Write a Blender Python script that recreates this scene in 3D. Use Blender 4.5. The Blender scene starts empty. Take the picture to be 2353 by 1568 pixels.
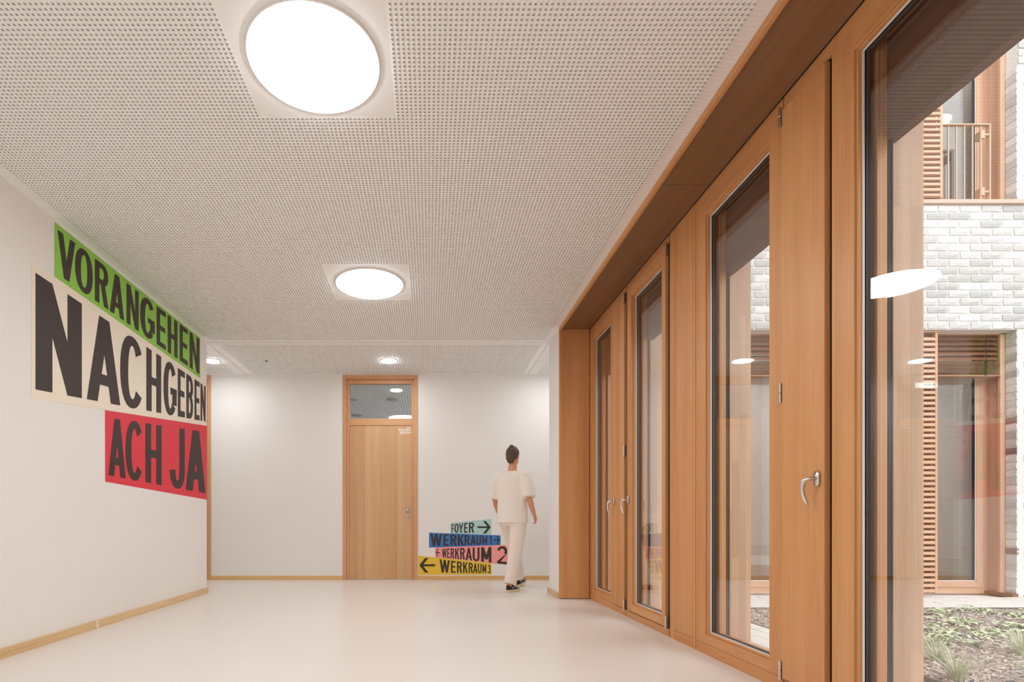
import bpy, bmesh, math, random
import numpy as np
from mathutils import Vector, Matrix, noise

random.seed(7)
R = math.radians
sc = bpy.context.scene
COL = sc.collection

# ------------------------------------------------------------------ camera, world, exposure
CAM_Z = 0.85
FPX, CX, CY = 1220.0, 986.0, 1200.0        # focal length and vanishing point (frame 2353 x 1568)
cam_d = bpy.data.cameras.new('camera')
cam = bpy.data.objects.new('camera', cam_d)
COL.objects.link(cam)
cam.location = (0, 0, CAM_Z)
cam.rotation_euler = (R(90), 0, 0)
cam_d.sensor_width = 36.0
cam_d.lens = FPX / 2353.0 * 36.0
cam_d.shift_x = (1176.5 - CX) / 2353.0
cam_d.shift_y = (CY - 784.0) / 2353.0
cam_d.clip_start = 0.02
sc.camera = cam

world = bpy.data.worlds.new('overcast_sky')
sc.world = world
world.use_nodes = True
bg = world.node_tree.nodes['Background']
bg.inputs[0].default_value = (0.97, 0.98, 1.0, 1)
bg.inputs[1].default_value = 2.3
LAMP_PANEL = 19.0
LAMP_SPOT = 62.0
LAMP_COL = (0.945, 0.99, 1.0)

vs = sc.view_settings
vs.view_transform = 'Standard'
vs.look = 'None'
vs.gamma = 1.0
vs.use_curve_mapping = False
vs.exposure = 0.5
sc.cycles.max_bounces = 14
sc.cycles.diffuse_bounces = 8
sc.cycles.glossy_bounces = 5
sc.cycles.transmission_bounces = 8
sc.cycles.transparent_max_bounces = 24
sc.cycles.sample_clamp_indirect = 6.0
sc.cycles.caustics_reflective = False
sc.cycles.caustics_refractive = False

# ------------------------------------------------------------------ key dimensions (metres)
H = 3.004            # ceiling
HC = H - CAM_Z       # ceiling above the lens
XL = -2.665          # left wall
XR = 1.440           # right wall / niche edge
XW = 1.775           # inner face of the window joinery
YE = 6.365           # where the room opens into the cross corridor
YB = 7.798           # back wall
YJ = 5.859           # far jamb of the window niche
ZS = 2.977           # underside of the wooden niche soffit
YN = -3.2            # wall behind the camera

# ------------------------------------------------------------------ materials
def srgb(r, g, b):
    def f(c):
        c /= 255.0
        return c / 12.92 if c <= 0.04045 else ((c + 0.055) / 1.055) ** 2.4
    return (f(r), f(g), f(b), 1.0)

def new_mat(name):
    m = bpy.data.materials.new(name)
    m.use_nodes = True
    return m, m.node_tree.nodes, m.node_tree.links

def simple(name, col, rough=0.6, metal=0.0, spec=0.5, vary=0.0, vscale=3.0, bump=0.0, bscale=80.0):
    m, n, l = new_mat(name)
    b = n['Principled BSDF']
    b.inputs['Base Color'].default_value = col
    b.inputs['Roughness'].default_value = rough
    b.inputs['Metallic'].default_value = metal
    b.inputs['Specular IOR Level'].default_value = spec
    tc = n.new('ShaderNodeTexCoord')
    if vary > 0:
        t = n.new('ShaderNodeTexNoise'); t.inputs['Scale'].default_value = vscale; t.inputs['Detail'].default_value = 5
        l.new(tc.outputs['Object'], t.inputs['Vector'])
        mx = n.new('ShaderNodeMixRGB'); mx.blend_type = 'MIX'
        l.new(t.outputs['Fac'], mx.inputs[0])
        mx.inputs[1].default_value = tuple(min(1, c * (1 - vary)) for c in col[:3]) + (1,)
        mx.inputs[2].default_value = tuple(min(1, c * (1 + vary)) for c in col[:3]) + (1,)
        l.new(mx.outputs[0], b.inputs['Base Color'])
    if bump > 0:
        t2 = n.new('ShaderNodeTexNoise'); t2.inputs['Scale'].default_value = bscale; t2.inputs['Detail'].default_value = 3
        l.new(tc.outputs['Object'], t2.inputs['Vector'])
        bp = n.new('ShaderNodeBump'); bp.inputs['Strength'].default_value = bump; bp.inputs['Distance'].default_value = 0.01
        l.new(t2.outputs['Fac'], bp.inputs['Height'])
        l.new(bp.outputs[0], b.inputs['Normal'])
    return m

def wood(name, dark, mid, light, axis='Z', rough=0.38, fine=1.0, spec=0.4, planks=None):
    """stretched-noise timber, grain running along the given axis"""
    m, n, l = new_mat(name)
    b = n['Principled BSDF']
    b.inputs['Roughness'].default_value = rough
    b.inputs['Specular IOR Level'].default_value = spec
    geo = n.new('ShaderNodeNewGeometry')
    def mapped(s, along):
        mp = n.new('ShaderNodeMapping')
        v = [s, s, s]
        v['XYZ'.index(axis)] = along
        mp.inputs['Scale'].default_value = v
        l.new(geo.outputs['Position'], mp.inputs['Vector'])
        return mp
    t1 = n.new('ShaderNodeTexNoise'); t1.inputs['Scale'].default_value = 1.0; t1.inputs['Detail'].default_value = 4
    l.new(mapped(9 * fine, 0.35).outputs[0], t1.inputs['Vector'])
    t2 = n.new('ShaderNodeTexNoise'); t2.inputs['Scale'].default_value = 1.0; t2.inputs['Detail'].default_value = 6
    l.new(mapped(150 * fine, 3.0).outputs[0], t2.inputs['Vector'])
    add = n.new('ShaderNodeMath'); add.operation = 'MULTIPLY_ADD'
    add.inputs[1].default_value = 0.38
    l.new(t2.outputs['Fac'], add.inputs[0]); 
    ml = n.new('ShaderNodeMath'); ml.operation = 'MULTIPLY'; ml.inputs[1].default_value = 0.62
    l.new(t1.outputs['Fac'], ml.inputs[0]); l.new(ml.outputs[0], add.inputs[2])
    cr = n.new('ShaderNodeValToRGB')
    cr.color_ramp.elements[0].position = 0.34; cr.color_ramp.elements[0].color = dark
    cr.color_ramp.elements[1].position = 0.66; cr.color_ramp.elements[1].color = light
    e = cr.color_ramp.elements.new(0.5); e.color = mid
    l.new(add.outputs[0], cr.inputs[0])
    out = cr.outputs[0]
    if planks:        # finger-jointed laminate: short staves of differing tone
        mp = n.new('ShaderNodeMapping'); mp.inputs['Scale'].default_value = (1, 1, 1)
        sep = n.new('ShaderNodeSeparateXYZ'); l.new(geo.outputs['Position'], sep.inputs[0])
        cmb = n.new('ShaderNodeCombineXYZ')
        sm = n.new('ShaderNodeMath'); sm.operation = 'ADD'
        l.new(sep.outputs[0], sm.inputs[0]); l.new(sep.outputs[1], sm.inputs[1])
        l.new(sep.outputs[2], cmb.inputs[0]); l.new(sm.outputs[0], cmb.inputs[1])
        br = n.new('ShaderNodeTexBrick')
        br.inputs['Scale'].default_value = 1.0
        br.inputs['Brick Width'].default_value = planks[0]; br.inputs['Row Height'].default_value = planks[1]
        br.inputs['Mortar Size'].default_value = 0.0005
        br.inputs['Color1'].default_value = (0.80, 0.80, 0.80, 1); br.inputs['Color2'].default_value = (1.08, 1.06, 1.04, 1)
        br.inputs['Mortar'].default_value = (0.72, 0.7, 0.68, 1)
        l.new(cmb.outputs[0], br.inputs['Vector'])
        mx = n.new('ShaderNodeMixRGB'); mx.blend_type = 'MULTIPLY'; mx.inputs[0].default_value = 1.0
        l.new(out, mx.inputs[1]); l.new(br.outputs['Color'], mx.inputs[2])
        out = mx.outputs[0]
    l.new(out, b.inputs['Base Color'])
    bp = n.new('ShaderNodeBump'); bp.inputs['Strength'].default_value = 0.06; bp.inputs['Distance'].default_value = 0.002
    l.new(t2.outputs['Fac'], bp.inputs['Height']); l.new(bp.outputs[0], b.inputs['Normal'])
    return m

def glass_mat(name, tint=(0.97, 0.98, 0.98, 1), rough=0.0, boost=1.0):
    """one surface of a pane: Schlick reflection (two faces of a coated sheet), rest straight through"""
    m, n, l = new_mat(name)
    for x in list(n):
        if x.type == 'BSDF_PRINCIPLED': n.remove(x)
    out = n['Material Output']
    geo = n.new('ShaderNodeNewGeometry')
    dot = n.new('ShaderNodeVectorMath'); dot.operation = 'DOT_PRODUCT'
    l.new(geo.outputs['Normal'], dot.inputs[0]); l.new(geo.outputs['Incoming'], dot.inputs[1])
    ab = n.new('ShaderNodeMath'); ab.operation = 'ABSOLUTE'; l.new(dot.outputs['Value'], ab.inputs[0])
    om = n.new('ShaderNodeMath'); om.operation = 'SUBTRACT'; om.inputs[0].default_value = 1.0; l.new(ab.outputs[0], om.inputs[1])
    pw = n.new('ShaderNodeMath'); pw.operation = 'POWER'; pw.inputs[1].default_value = 5.0; l.new(om.outputs[0], pw.inputs[0])
    r = n.new('ShaderNodeMath'); r.operation = 'MULTIPLY_ADD'; r.inputs[1].default_value = 0.955; r.inputs[2].default_value = 0.045
    l.new(pw.outputs[0], r.inputs[0])
    r2 = n.new('ShaderNodeMath'); r2.operation = 'MULTIPLY'; r2.inputs[1].default_value = 2.0 * boost; r2.use_clamp = True
    l.new(r.outputs[0], r2.inputs[0])
    rp = n.new('ShaderNodeMath'); rp.operation = 'ADD'; rp.inputs[1].default_value = 1.0; l.new(r.outputs[0], rp.inputs[0])
    dv = n.new('ShaderNodeMath'); dv.operation = 'DIVIDE'; l.new(r2.outputs[0], dv.inputs[0]); l.new(rp.outputs[0], dv.inputs[1])
    tr = n.new('ShaderNodeBsdfTransparent'); tr.inputs[0].default_value = tint
    gl = n.new('ShaderNodeBsdfGlossy'); gl.inputs['Roughness'].default_value = rough
    gl.inputs[0].default_value = (1, 1, 1, 1)
    mx = n.new('ShaderNodeMixShader')
    l.new(dv.outputs[0], mx.inputs[0]); l.new(tr.outputs[0], mx.inputs[1]); l.new(gl.outputs[0], mx.inputs[2])
    l.new(mx.outputs[0], out.inputs['Surface'])
    return m

def emit(name, col, s):
    m, n, l = new_mat(name)
    for x in list(n):
        if x.type == 'BSDF_PRINCIPLED': n.remove(x)
    e = n.new('ShaderNodeEmission'); e.inputs[0].default_value = tuple(col[:3]) + (1,); e.inputs[1].default_value = s
    l.new(e.outputs[0], n['Material Output'].inputs['Surface'])
    return m

M = {}
M['wall'] = simple('white_plaster', (0.86, 0.835, 0.815, 1), 0.75, vary=0.015, vscale=1.5, bump=0.05, bscale=140)
M['ceil'] = simple('ceiling_paint', (0.91, 0.905, 0.895, 1), 0.8)
M['fleece'] = simple('acoustic_fleece', (0.78, 0.75, 0.71, 1), 0.95)
M['floor'] = simple('linoleum', (0.81, 0.765, 0.725, 1), 0.30, spec=0.35, vary=0.02, vscale=1.2)
WD, WM_, WL = srgb(195, 131, 80), srgb(208, 148, 95), srgb(216, 160, 107)
M['wood'] = wood('orange_timber', WD, WM_, WL, 'Z')
M['wood_y'] = wood('orange_timber_level', WD, WM_, WL, 'Y')
M['wood_shaded'] = wood('orange_timber_shaded', srgb(124, 88, 58), srgb(136, 98, 66), srgb(146, 108, 74), 'Y', rough=0.45)  # same orange timber, the soffit's shade put into a darker colour
M['wood_out'] = wood('outer_timber', srgb(196, 156, 124), srgb(206, 170, 140), srgb(215, 183, 154), "Z", planks=(0.62, 0.045))
M['wood_facade'] = wood('facade_timber', srgb(200, 154, 124), srgb(212, 170, 140), srgb(222, 184, 156), 'Z', rough=0.6)
M['wood_facade_x'] = wood('facade_timber_level', srgb(200, 154, 124), srgb(212, 170, 140), srgb(222, 184, 156), 'X', rough=0.6)
M['blind'] = wood('blind_timber', srgb(120, 82, 60), srgb(140, 98, 74), srgb(156, 112, 86), 'X', rough=0.5)
M['door'] = wood('door_veneer', srgb(208, 162, 118), srgb(216, 174, 130), srgb(224, 184, 142), 'Z', fine=1.3)
M['door_a'] = wood('door_veneer_dark', srgb(204, 156, 112), srgb(212, 166, 122), srgb(218, 176, 132), 'Z', fine=1.3)
M['door_frame'] = wood('door_frame_wood', srgb(204, 150, 108), srgb(214, 162, 118), srgb(222, 174, 130), 'Z', fine=1.3)
M['door_frame_x'] = wood('door_frame_wood_level', srgb(204, 150, 108), srgb(214, 162, 118), srgb(222, 174, 130), 'X', fine=1.3)
M['base_y'] = wood('pale_pine', srgb(204, 168, 116), srgb(222, 190, 142), srgb(232, 206, 164), 'Y', fine=1.2)
M['base_x'] = wood('pale_pine_level', srgb(208, 164, 106), srgb(220, 178, 120), srgb(228, 192, 138), 'X', fine=1.2)
M['filler'] = simple('pale_filler', srgb(236, 224, 200), 0.7)
M['wood_box'] = wood('dark_shutter_box_timber', srgb(84, 56, 42), srgb(96, 66, 50), srgb(108, 76, 58), 'Y', rough=0.6)
M['stack'] = wood('blind_stack_timber', srgb(150, 112, 82), srgb(168, 128, 96), srgb(180, 142, 108), 'X', rough=0.5)
M['dark'] = simple('dark_gap', (0.012, 0.010, 0.009, 1), 0.6)
M['spacer'] = simple('black_spacer', (0.010, 0.009, 0.010, 1), 0.6, spec=0.2)
M['gasket'] = simple('pale_gasket', (0.80, 0.80, 0.80, 1), 0.35)
M['steel'] = simple('brushed_steel', (0.72, 0.69, 0.66, 1), 0.28, metal=1.0)
M['steel_dull'] = simple('satin_steel', (0.60, 0.58, 0.55, 1), 0.42, metal=1.0)
M['glass'] = glass_mat('window_glass')
M['glass_far'] = glass_mat('facade_glass', tint=(0.91, 0.885, 0.86, 1))
M['glass_door'] = glass_mat('transom_glass', tint=(0.9, 0.92, 0.93, 1), boost=1.5)
M['lamp'] = emit('lamp_diffuser', LAMP_COL, LAMP_PANEL)
M['spot'] = emit('downlight_diffuser', LAMP_COL, LAMP_SPOT)
M['upper_lamp'] = emit('upper_lamp', (1, 0.95, 0.9), 14.0)
M['sign_lit'] = emit('lit_sign', (0.86, 0.97, 0.92), 3.2)
M['white'] = simple('white_lacquer', (0.82, 0.80, 0.78, 1), 0.4)
M['ink'] = simple('printed_dark_brown', srgb(58, 45, 42), 0.55)
M['ink_white'] = simple('printed_white', srgb(250, 248, 244), 0.5)
M['green'] = simple('printed_green', srgb(146, 208, 80), 0.6)
M['cream'] = simple('printed_cream', srgb(244, 234, 216), 0.6)
M['red'] = simple('printed_red', srgb(226, 58, 74), 0.6)
M['aqua'] = simple('printed_pale_aqua', srgb(178, 212, 210), 0.6)
M['blue'] = simple('printed_blue', srgb(54, 122, 194), 0.6)
M['pink'] = simple('printed_pink', srgb(252, 160, 156), 0.6)
M['yellow'] = simple('printed_yellow', srgb(236, 198, 56), 0.6)
M['room'] = simple('dim_room_paint', (0.80, 0.81, 0.81, 1), 0.8)
M['mortar'] = simple('pale_mortar', (0.80, 0.79, 0.77, 1), 0.95, bump=0.3, bscale=60)
M['paver'] = simple('pale_paver', (0.74, 0.72, 0.69, 1), 0.9, vary=0.10, vscale=9, bump=0.2, bscale=50)
M['joint'] = simple('paving_joint', (0.34, 0.32, 0.29, 1), 0.95)
M['soil'] = simple('bark_soil', (0.34, 0.27, 0.23, 1), 0.95, vary=0.35, vscale=30, bump=0.6, bscale=60)
M['edging'] = simple('steel_edging', (0.16, 0.15, 0.14, 1), 0.6)
M['metal_trim'] = simple('copper_coloured_metal', srgb(206, 176, 156), 0.45, metal=0.0)
M['rail'] = simple('rail_paint', srgb(206, 172, 142), 0.45)
BRICK = [simple('brick_%s' % nm, c, 0.9, vary=0.16, vscale=22, bump=0.5, bscale=45) for nm, c in (
    ('light', (0.63, 0.62, 0.61, 1)), ('grey', (0.50, 0.495, 0.485, 1)), ('chalk', (0.75, 0.745, 0.735, 1)),
    ('sand', (0.57, 0.55, 0.53, 1)), ('charcoal', (0.16, 0.15, 0.155, 1)), ('russet', (0.30, 0.19, 0.16, 1)))]
CHIP = [simple('bark_chip_%s' % nm, c, 0.9) for nm, c in (('brown', (0.50, 0.37, 0.31, 1)), ('tan', (0.72, 0.61, 0.54, 1)), ('grey', (0.66, 0.62, 0.57, 1)), ('dark', (0.26, 0.19, 0.16, 1)))]
LEAF = [simple('leaf_%s' % nm, c, 0.55) for nm, c in (('pale', (0.62, 0.68, 0.47, 1)), ('mid', (0.50, 0.58, 0.33, 1)), ('grass', (0.60, 0.64, 0.46, 1)))]
M['skin'] = simple('skin', srgb(214, 150, 116), 0.5)
M['hair'] = simple('dark_hair', srgb(84, 66, 50), 0.6, vary=0.3, vscale=60, bump=0.5, bscale=150)
M['shirt'] = simple('cream_cotton', srgb(240, 231, 222), 0.85, bump=0.15, bscale=30)
M['trousers'] = simple('off_white_cotton', srgb(238, 225, 214), 0.85, bump=0.15, bscale=30)
M['shoe'] = simple('black_canvas', srgb(40, 38, 40), 0.8)
M['sole'] = simple('cream_rubber', srgb(222, 200, 168), 0.6)

# ------------------------------------------------------------------ mesh helpers
class MB:
    def __init__(s):
        s.v = []; s.f = []; s.m = []
    def quad(s, a, b, c, d, mi=0):
        i = len(s.v); s.v += [tuple(a), tuple(b), tuple(c), tuple(d)]; s.f.append((i, i+1, i+2, i+3)); s.m.append(mi)
    def poly(s, pts, mi=0):
        i = len(s.v); s.v += [tuple(p) for p in pts]; s.f.append(tuple(range(i, i+len(pts)))); s.m.append(mi)
    def box(s, x0, x1, y0, y1, z0, z1, mi=0):
        if x0 > x1: x0, x1 = x1, x0
        if y0 > y1: y0, y1 = y1, y0
        if z0 > z1: z0, z1 = z1, z0
        i = len(s.v)
        s.v += [(x0,y0,z0),(x1,y0,z0),(x1,y1,z0),(x0,y1,z0),(x0,y0,z1),(x1,y0,z1),(x1,y1,z1),(x0,y1,z1)]
        for q in ((0,3,2,1),(4,5,6,7),(0,1,5,4),(1,2,6,5),(2,3,7,6),(3,0,4,7)):
            s.f.append(tuple(i+k for k in q)); s.m.append(mi)
        return s
    def xform(s, mat, start=0):
        for k in range(start, len(s.v)):
            s.v[k] = tuple(mat @ Vector(s.v[k]))
    def prism(s, pts, d, mi=0):
        """pts: list of 3-D points of a polygon, d: thickness vector"""
        n = len(pts); i = len(s.v); d = Vector(d)
        s.v += [tuple(p) for p in pts] + [tuple(Vector(p) + d) for p in pts]
        s.f.append(tuple(i+k for k in range(n))[::-1]); s.m.append(mi)
        s.f.append(tuple(i+n+k for k in range(n))); s.m.append(mi)
        for k in range(n):
            k2 = (k+1) % n
            s.f.append((i+k, i+k2, i+n+k2, i+n+k)); s.m.append(mi)
    def tube(s, pts, radii, seg=12, mi=0, ref=(0, 0, 1), cap='round'):
        """lofted tube; radii entries are r or (ra, rb)"""
        P = [Vector(p) for p in pts]; rr = [(r, r) if not isinstance(r, (tuple, list)) else r for r in radii]
        if cap == 'round':
            d0 = (P[0]-P[1]).normalized(); d1 = (P[-1]-P[-2]).normalized()
            a, b = rr[0], rr[-1]
            e0 = min(a); e1 = min(b)
            P = [P[0]+d0*e0*.95, P[0]+d0*e0*.7] + P + [P[-1]+d1*e1*.7, P[-1]+d1*e1*.95]
            rr = [(a[0]*.3, a[1]*.3), (a[0]*.72, a[1]*.72)] + rr + [(b[0]*.72, b[1]*.72), (b[0]*.3, b[1]*.3)]
        n = len(P); base = len(s.v)
        for k in range(n):
            t = (P[min(k+1, n-1)] - P[max(k-1, 0)]).normalized()
            u = Vector(ref).cross(t)
            if u.length < 1e-4: u = Vector((1, 0, 0)).cross(t)
            if u.length < 1e-4: u = Vector((0, 1, 0)).cross(t)
            u.normalize(); w = t.cross(u).normalized()
            for j in range(seg):
                a = 2*math.pi*j/seg
                s.v.append(tuple(P[k] + u*math.cos(a)*rr[k][0] + w*math.sin(a)*rr[k][1]))
        for k in range(n-1):
            for j in range(seg):
                j2 = (j+1) % seg
                s.f.append((base+k*seg+j, base+k*seg+j2, base+(k+1)*seg+j2, base+(k+1)*seg+j)); s.m.append(mi)
        s.f.append(tuple(base+j for j in range(seg))[::-1]); s.m.append(mi)
        s.f.append(tuple(base+(n-1)*seg+j for j in range(seg))); s.m.append(mi)
    def ellipsoid(s, c, r, seg=20, rings=12, mi=0):
        base = len(s.v); c = Vector(c)
        for i in range(1, rings):
            th = math.pi*i/rings
            for j in range(seg):
                a = 2*math.pi*j/seg
                s.v.append((c.x+r[0]*math.sin(th)*math.cos(a), c.y+r[1]*math.sin(th)*math.sin(a), c.z+r[2]*math.cos(th)))
        t = len(s.v); s.v += [(c.x, c.y, c.z+r[2]), (c.x, c.y, c.z-r[2])]
        for i in range(rings-2):
            for j in range(seg):
                j2 = (j+1) % seg
                s.f.append((base+i*seg+j, base+(i+1)*seg+j, base+(i+1)*seg+j2, base+i*seg+j2)); s.m.append(mi)
        for j in range(seg):
            j2 = (j+1) % seg
            s.f.append((t, base+j, base+j2)); s.m.append(mi)
            s.f.append((t+1, base+(rings-2)*seg+j2, base+(rings-2)*seg+j)); s.m.append(mi)
    def mesh(s, name, mats, smooth=False):
        me = bpy.data.meshes.new(name)
        me.from_pydata(s.v, [], s.f)
        if not isinstance(mats, (list, tuple)): mats = [mats]
        for m in mats: me.materials.append(m)
        if len(mats) > 1: me.polygons.foreach_set('material_index', s.m)
        if smooth: me.polygons.foreach_set('use_smooth', [True]*len(me.polygons))
        me.update()
        return me
    def build(s, name, mats, parent=None, smooth=False, bevel=0.0, origin=None, **tags):
        me = s.mesh(name, mats, smooth)
        o = bpy.data.objects.new(name, me); COL.objects.link(o)
        if origin is not None:
            me.transform(Matrix.Translation(-Vector(origin))); o.location = origin
        if bevel > 0:
            b = o.modifiers.new('bevel', 'BEVEL'); b.width = bevel; b.segments = 2; b.limit_method = 'ANGLE'
        if parent is not None:
            o.parent = parent
            o.location = Vector(o.location) - world_loc(parent)
        tag(o, **tags)
        return o

def world_loc(o):
    v = Vector(o.location)
    while o.parent is not None:
        o = o.parent; v += Vector(o.location)
    return v

def tag(o, label=None, cat=None, group=None, kind=None):
    if label: o['label'] = label
    if cat: o['category'] = cat
    if group: o['group'] = group
    if kind: o['kind'] = kind
    return o

def empty(name, loc=(0, 0, 0), rz=0.0, **tags):
    o = bpy.data.objects.new(name, None); COL.objects.link(o)
    o.location = loc; o.rotation_euler = (0, 0, rz); o.empty_display_size = 0.1
    return tag(o, **tags)

def struct(mb, name, mats, label=None, **kw):
    return mb.build(name, mats, kind='structure', label=label, **kw)

def bx(*a):
    return MB().box(*a)

def copy_tree(o, parent=None):
    c = o.copy(); COL.objects.link(c); c.parent = parent
    for ch in list(o.children): copy_tree(ch, c)
    return c

def left_wall(px, py, off=0.0):      # a point of the left wall plane
    y = (XL + off) * FPX / (px - CX)
    return (XL + off, y, CAM_Z + (CY - py) / FPX * y)

# ------------------------------------------------------------------ room shell
fl = bx(-7.5, 1.9, YN, YE, -0.1, 0.0); fl.box(-7.5, 9.2, YE, 8.0, -0.1, 0.0)
struct(fl, 'floor', M['floor'], 'smooth pale beige linoleum floor')

wl = bx(XL - 0.25, XL, YN - 0.2, YE, 0, H)
struct(wl, 'wall_left', M['wall'], 'white plaster wall carrying the large slogan')
struct(bx(XL - 0.25, 1.9, YN - 0.2, YN, 0, H), 'wall_near', M['wall'], 'white wall behind the viewpoint')

# corridor back wall with the two door openings
D1 = (-1.266, -0.166); D2 = (-4.302, -3.202)
wb = MB()
for a, b in ((-7.5, D2[0]), (D2[1], D1[0]), (D1[1], 9.2)):
    wb.box(a, b, YB, YB + 0.2, 0, H)
struct(wb, 'wall_back', M['wall'], 'white plaster corridor wall with the doors')
struct(bx(-7.5, XL - 0.25, YE - 0.2, YE, 0, H), 'wall_corridor_left', M['wall'], 'white corridor wall behind the corner')
struct(bx(-7.6, -7.5, YE - 0.2, YB, 0, H), 'wall_corridor_end', M['wall'], 'white end wall of the corridor')
struct(bx(9.2, 9.3, 6.0, YB, 0, H), 'wall_corridor_far_end', M['wall'], 'white far end wall of the corridor')
struct(bx(XR, 2.06, YJ + 0.02, YE, 0, H), 'wall_right', M['wall'], 'narrow white pier beside the wooden jamb')

# ------------------------------------------------------------------ perforated ceiling
PITCH = 0.01083 * HC
HH = PITCH * 0.225
def perforated(name, x0, x1, y0, y1, hx0, hx1, hy0, hy1, skip, parent, z=H, depth=0.0045):
    k0 = math.ceil(hx0 / PITCH); k1 = math.floor(hx1 / PITCH)
    ybase = 1.3166 * HC
    j0 = math.ceil((hy0 - ybase) / PITCH); j1 = math.floor((hy1 - ybase) / PITCH)
    xc = np.arange(k0, k1 + 1) * PITCH; yc = ybase + np.arange(j0, j1 + 1) * PITCH
    xs = np.concatenate([[x0], np.stack([xc - HH, xc + HH], 1).ravel(), [x1]])
    ys = np.concatenate([[y0], np.stack([yc - HH, yc + HH], 1).ravel(), [y1]])
    nx, ny = len(xs), len(ys)
    hole = np.zeros((nx - 1, ny - 1), bool)
    keep = np.ones((len(xc), len(yc)), bool)
    XX, YY = np.meshgrid(xc, yc, indexing='ij')
    for (sx, sy, r) in skip:
        keep &= ~((np.abs(XX - sx) < r) & (np.abs(YY - sy) < r))
    hole[1::2, 1::2] = keep
    gx, gy = np.meshgrid(xs, ys, indexing='ij')
    A = np.stack([gx, gy, np.full_like(gx, z)], -1).reshape(-1, 3)
    B = A.copy(); B[:, 2] = z + depth
    V = np.concatenate([A, B]); NB = len(A)
    ii, jj = np.nonzero(~hole)
    def idx(i, j): return i * ny + j
    F1 = np.stack([idx(ii, jj), idx(ii, jj+1), idx(ii+1, jj+1), idx(ii+1, jj)], 1)
    hi, hj = np.nonzero(hole)
    a, b, c, d = idx(hi, hj), idx(hi+1, hj), idx(hi+1, hj+1), idx(hi, hj+1)
    W = [np.stack([p, q, q + NB, p + NB], 1) for p, q in ((a, b), (b, c), (c, d), (d, a))]
    F = np.concatenate([F1] + W)
    used = np.unique(F); remap = np.full(len(V), -1); remap[used] = np.arange(len(used))
    V = V[used]; F = remap[F]
    me = bpy.data.meshes.new(name)
    me.vertices.add(len(V)); me.vertices.foreach_set('co', V.astype(np.float32).ravel())
    me.loops.add(F.size); me.loops.foreach_set('vertex_index', F.astype(np.int32).ravel())
    me.polygons.add(len(F)); me.polygons.foreach_set('loop_start', np.arange(0, F.size, 4, dtype=np.int32))
    me.update(calc_edges=True)
    me.materials.append(M['ceil'])
    o = bpy.data.objects.new(name, me); COL.objects.link(o); o.parent = parent
    o['kind'] = 'stuff'
    return o

LX = -23 * PITCH
LAMPS = [(LX, 1.1526 * HC + k * 99.2 * PITCH) for k in (0, 1, -1, -2)]
slab = bx(-7.6, 1.78, YN - 0.2, YE, H + 0.0050, H + 0.25)
slab.box(-7.6, 9.3, YE, 8.0, H + 0.0050, H + 0.25)
slab.box(1.70, 2.3, YN - 0.2, YE, H + 0.0, H + 0.25)
ceil = struct(slab, 'ceiling', M['fleece'], 'white perforated acoustic ceiling')
perforated('perforated_panel', XL, XR, 0.5, 6.362, -2.588, 1.357, 0.62, 6.27, [(x, y, 0.352) for x, y in LAMPS], ceil)
bx(XL, XR, YN, 0.5, H, H + 0.0045).build('plain_panel', M['ceil'], ceil)
SP = [(-0.535, 6.97), (-2.90, 6.97), (1.83, 6.97), (4.19, 6.97), (6.55, 6.97), (-5.26, 6.97)]
SP = [(x, 1220 * HC / 371.0) for x, y in SP]
perforated('perforated_panel', XL + 0.003, XR - 0.003, 6.368, YB, -2.56, 1.36, 6.455, 7.705, [(SP[0][0], SP[0][1], 0.12)], ceil)
perforated('perforated_panel', -4.6, XL - 0.003, 6.368, YB, -4.5, -2.80, 6.455, 7.705, [(SP[1][0], SP[1][1], 0.12)], ceil)
perforated('perforated_panel', XR + 0.003, 4.0, 6.368, YB, 1.57, 3.9, 6.455, 7.705, [(SP[2][0], SP[2][1], 0.12)], ceil)
bx(-7.5, -4.603, 6.368, YB, H, H + 0.0045).build('plain_panel', M['ceil'], ceil)
bx(4.003, 9.2, 6.368, YB, H, H + 0.0045).build('plain_panel', M['ceil'], ceil)

def disc_lamp(x, y, r, mat, name, label, group, cat='ceiling lamp', z=H, drop=0.02):
    root = empty(name, (x, y, z), label=label, cat=cat, group=group)
    ring = MB(); n = 64; base = 0
    prof = [(r + 0.012, z + 0.004), (r + 0.012, z - drop * 0.45), (r + 0.004, z - drop * 0.6), (r - 0.002, z - drop * 0.45), (r - 0.002, z + 0.004)]
    for k in range(n):
        a = 2 * math.pi * k / n
        for pr, pz in prof: ring.v.append((x + pr * math.cos(a), y + pr * math.sin(a), pz))
    q = len(prof)
    for k in range(n):
        k2 = (k + 1) % n
        for j in range(q - 1):
            ring.f.append((k*q+j, k2*q+j, k2*q+j+1, k*q+j+1)); ring.m.append(0)
    ring.build('rim', M['white'], root, smooth=True)
    d = MB()
    rings = [(r, -drop * 0.3), (r * 0.99, -drop * 0.75), (r * 0.96, -drop), (0.0, -drop * 1.05)]
    for k in range(n):
        a = 2 * math.pi * k / n
        for pr, pz in rings[:3]: d.v.append((x + pr * math.cos(a), y + pr * math.sin(a), z + pz))
    d.v.append((x, y, z + rings[3][1])); c = len(d.v) - 1
    for k in range(n):
        k2 = (k + 1) % n
        for j in range(2):
            d.f.append((k*3+j, k*3+j+1, k2*3+j+1, k2*3+j)); d.m.append(0)
        d.f.append((k*3+2, c, k2*3+2)); d.m.append(0)
    d.build('diffuser', mat, root, smooth=True)
    return root

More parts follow.
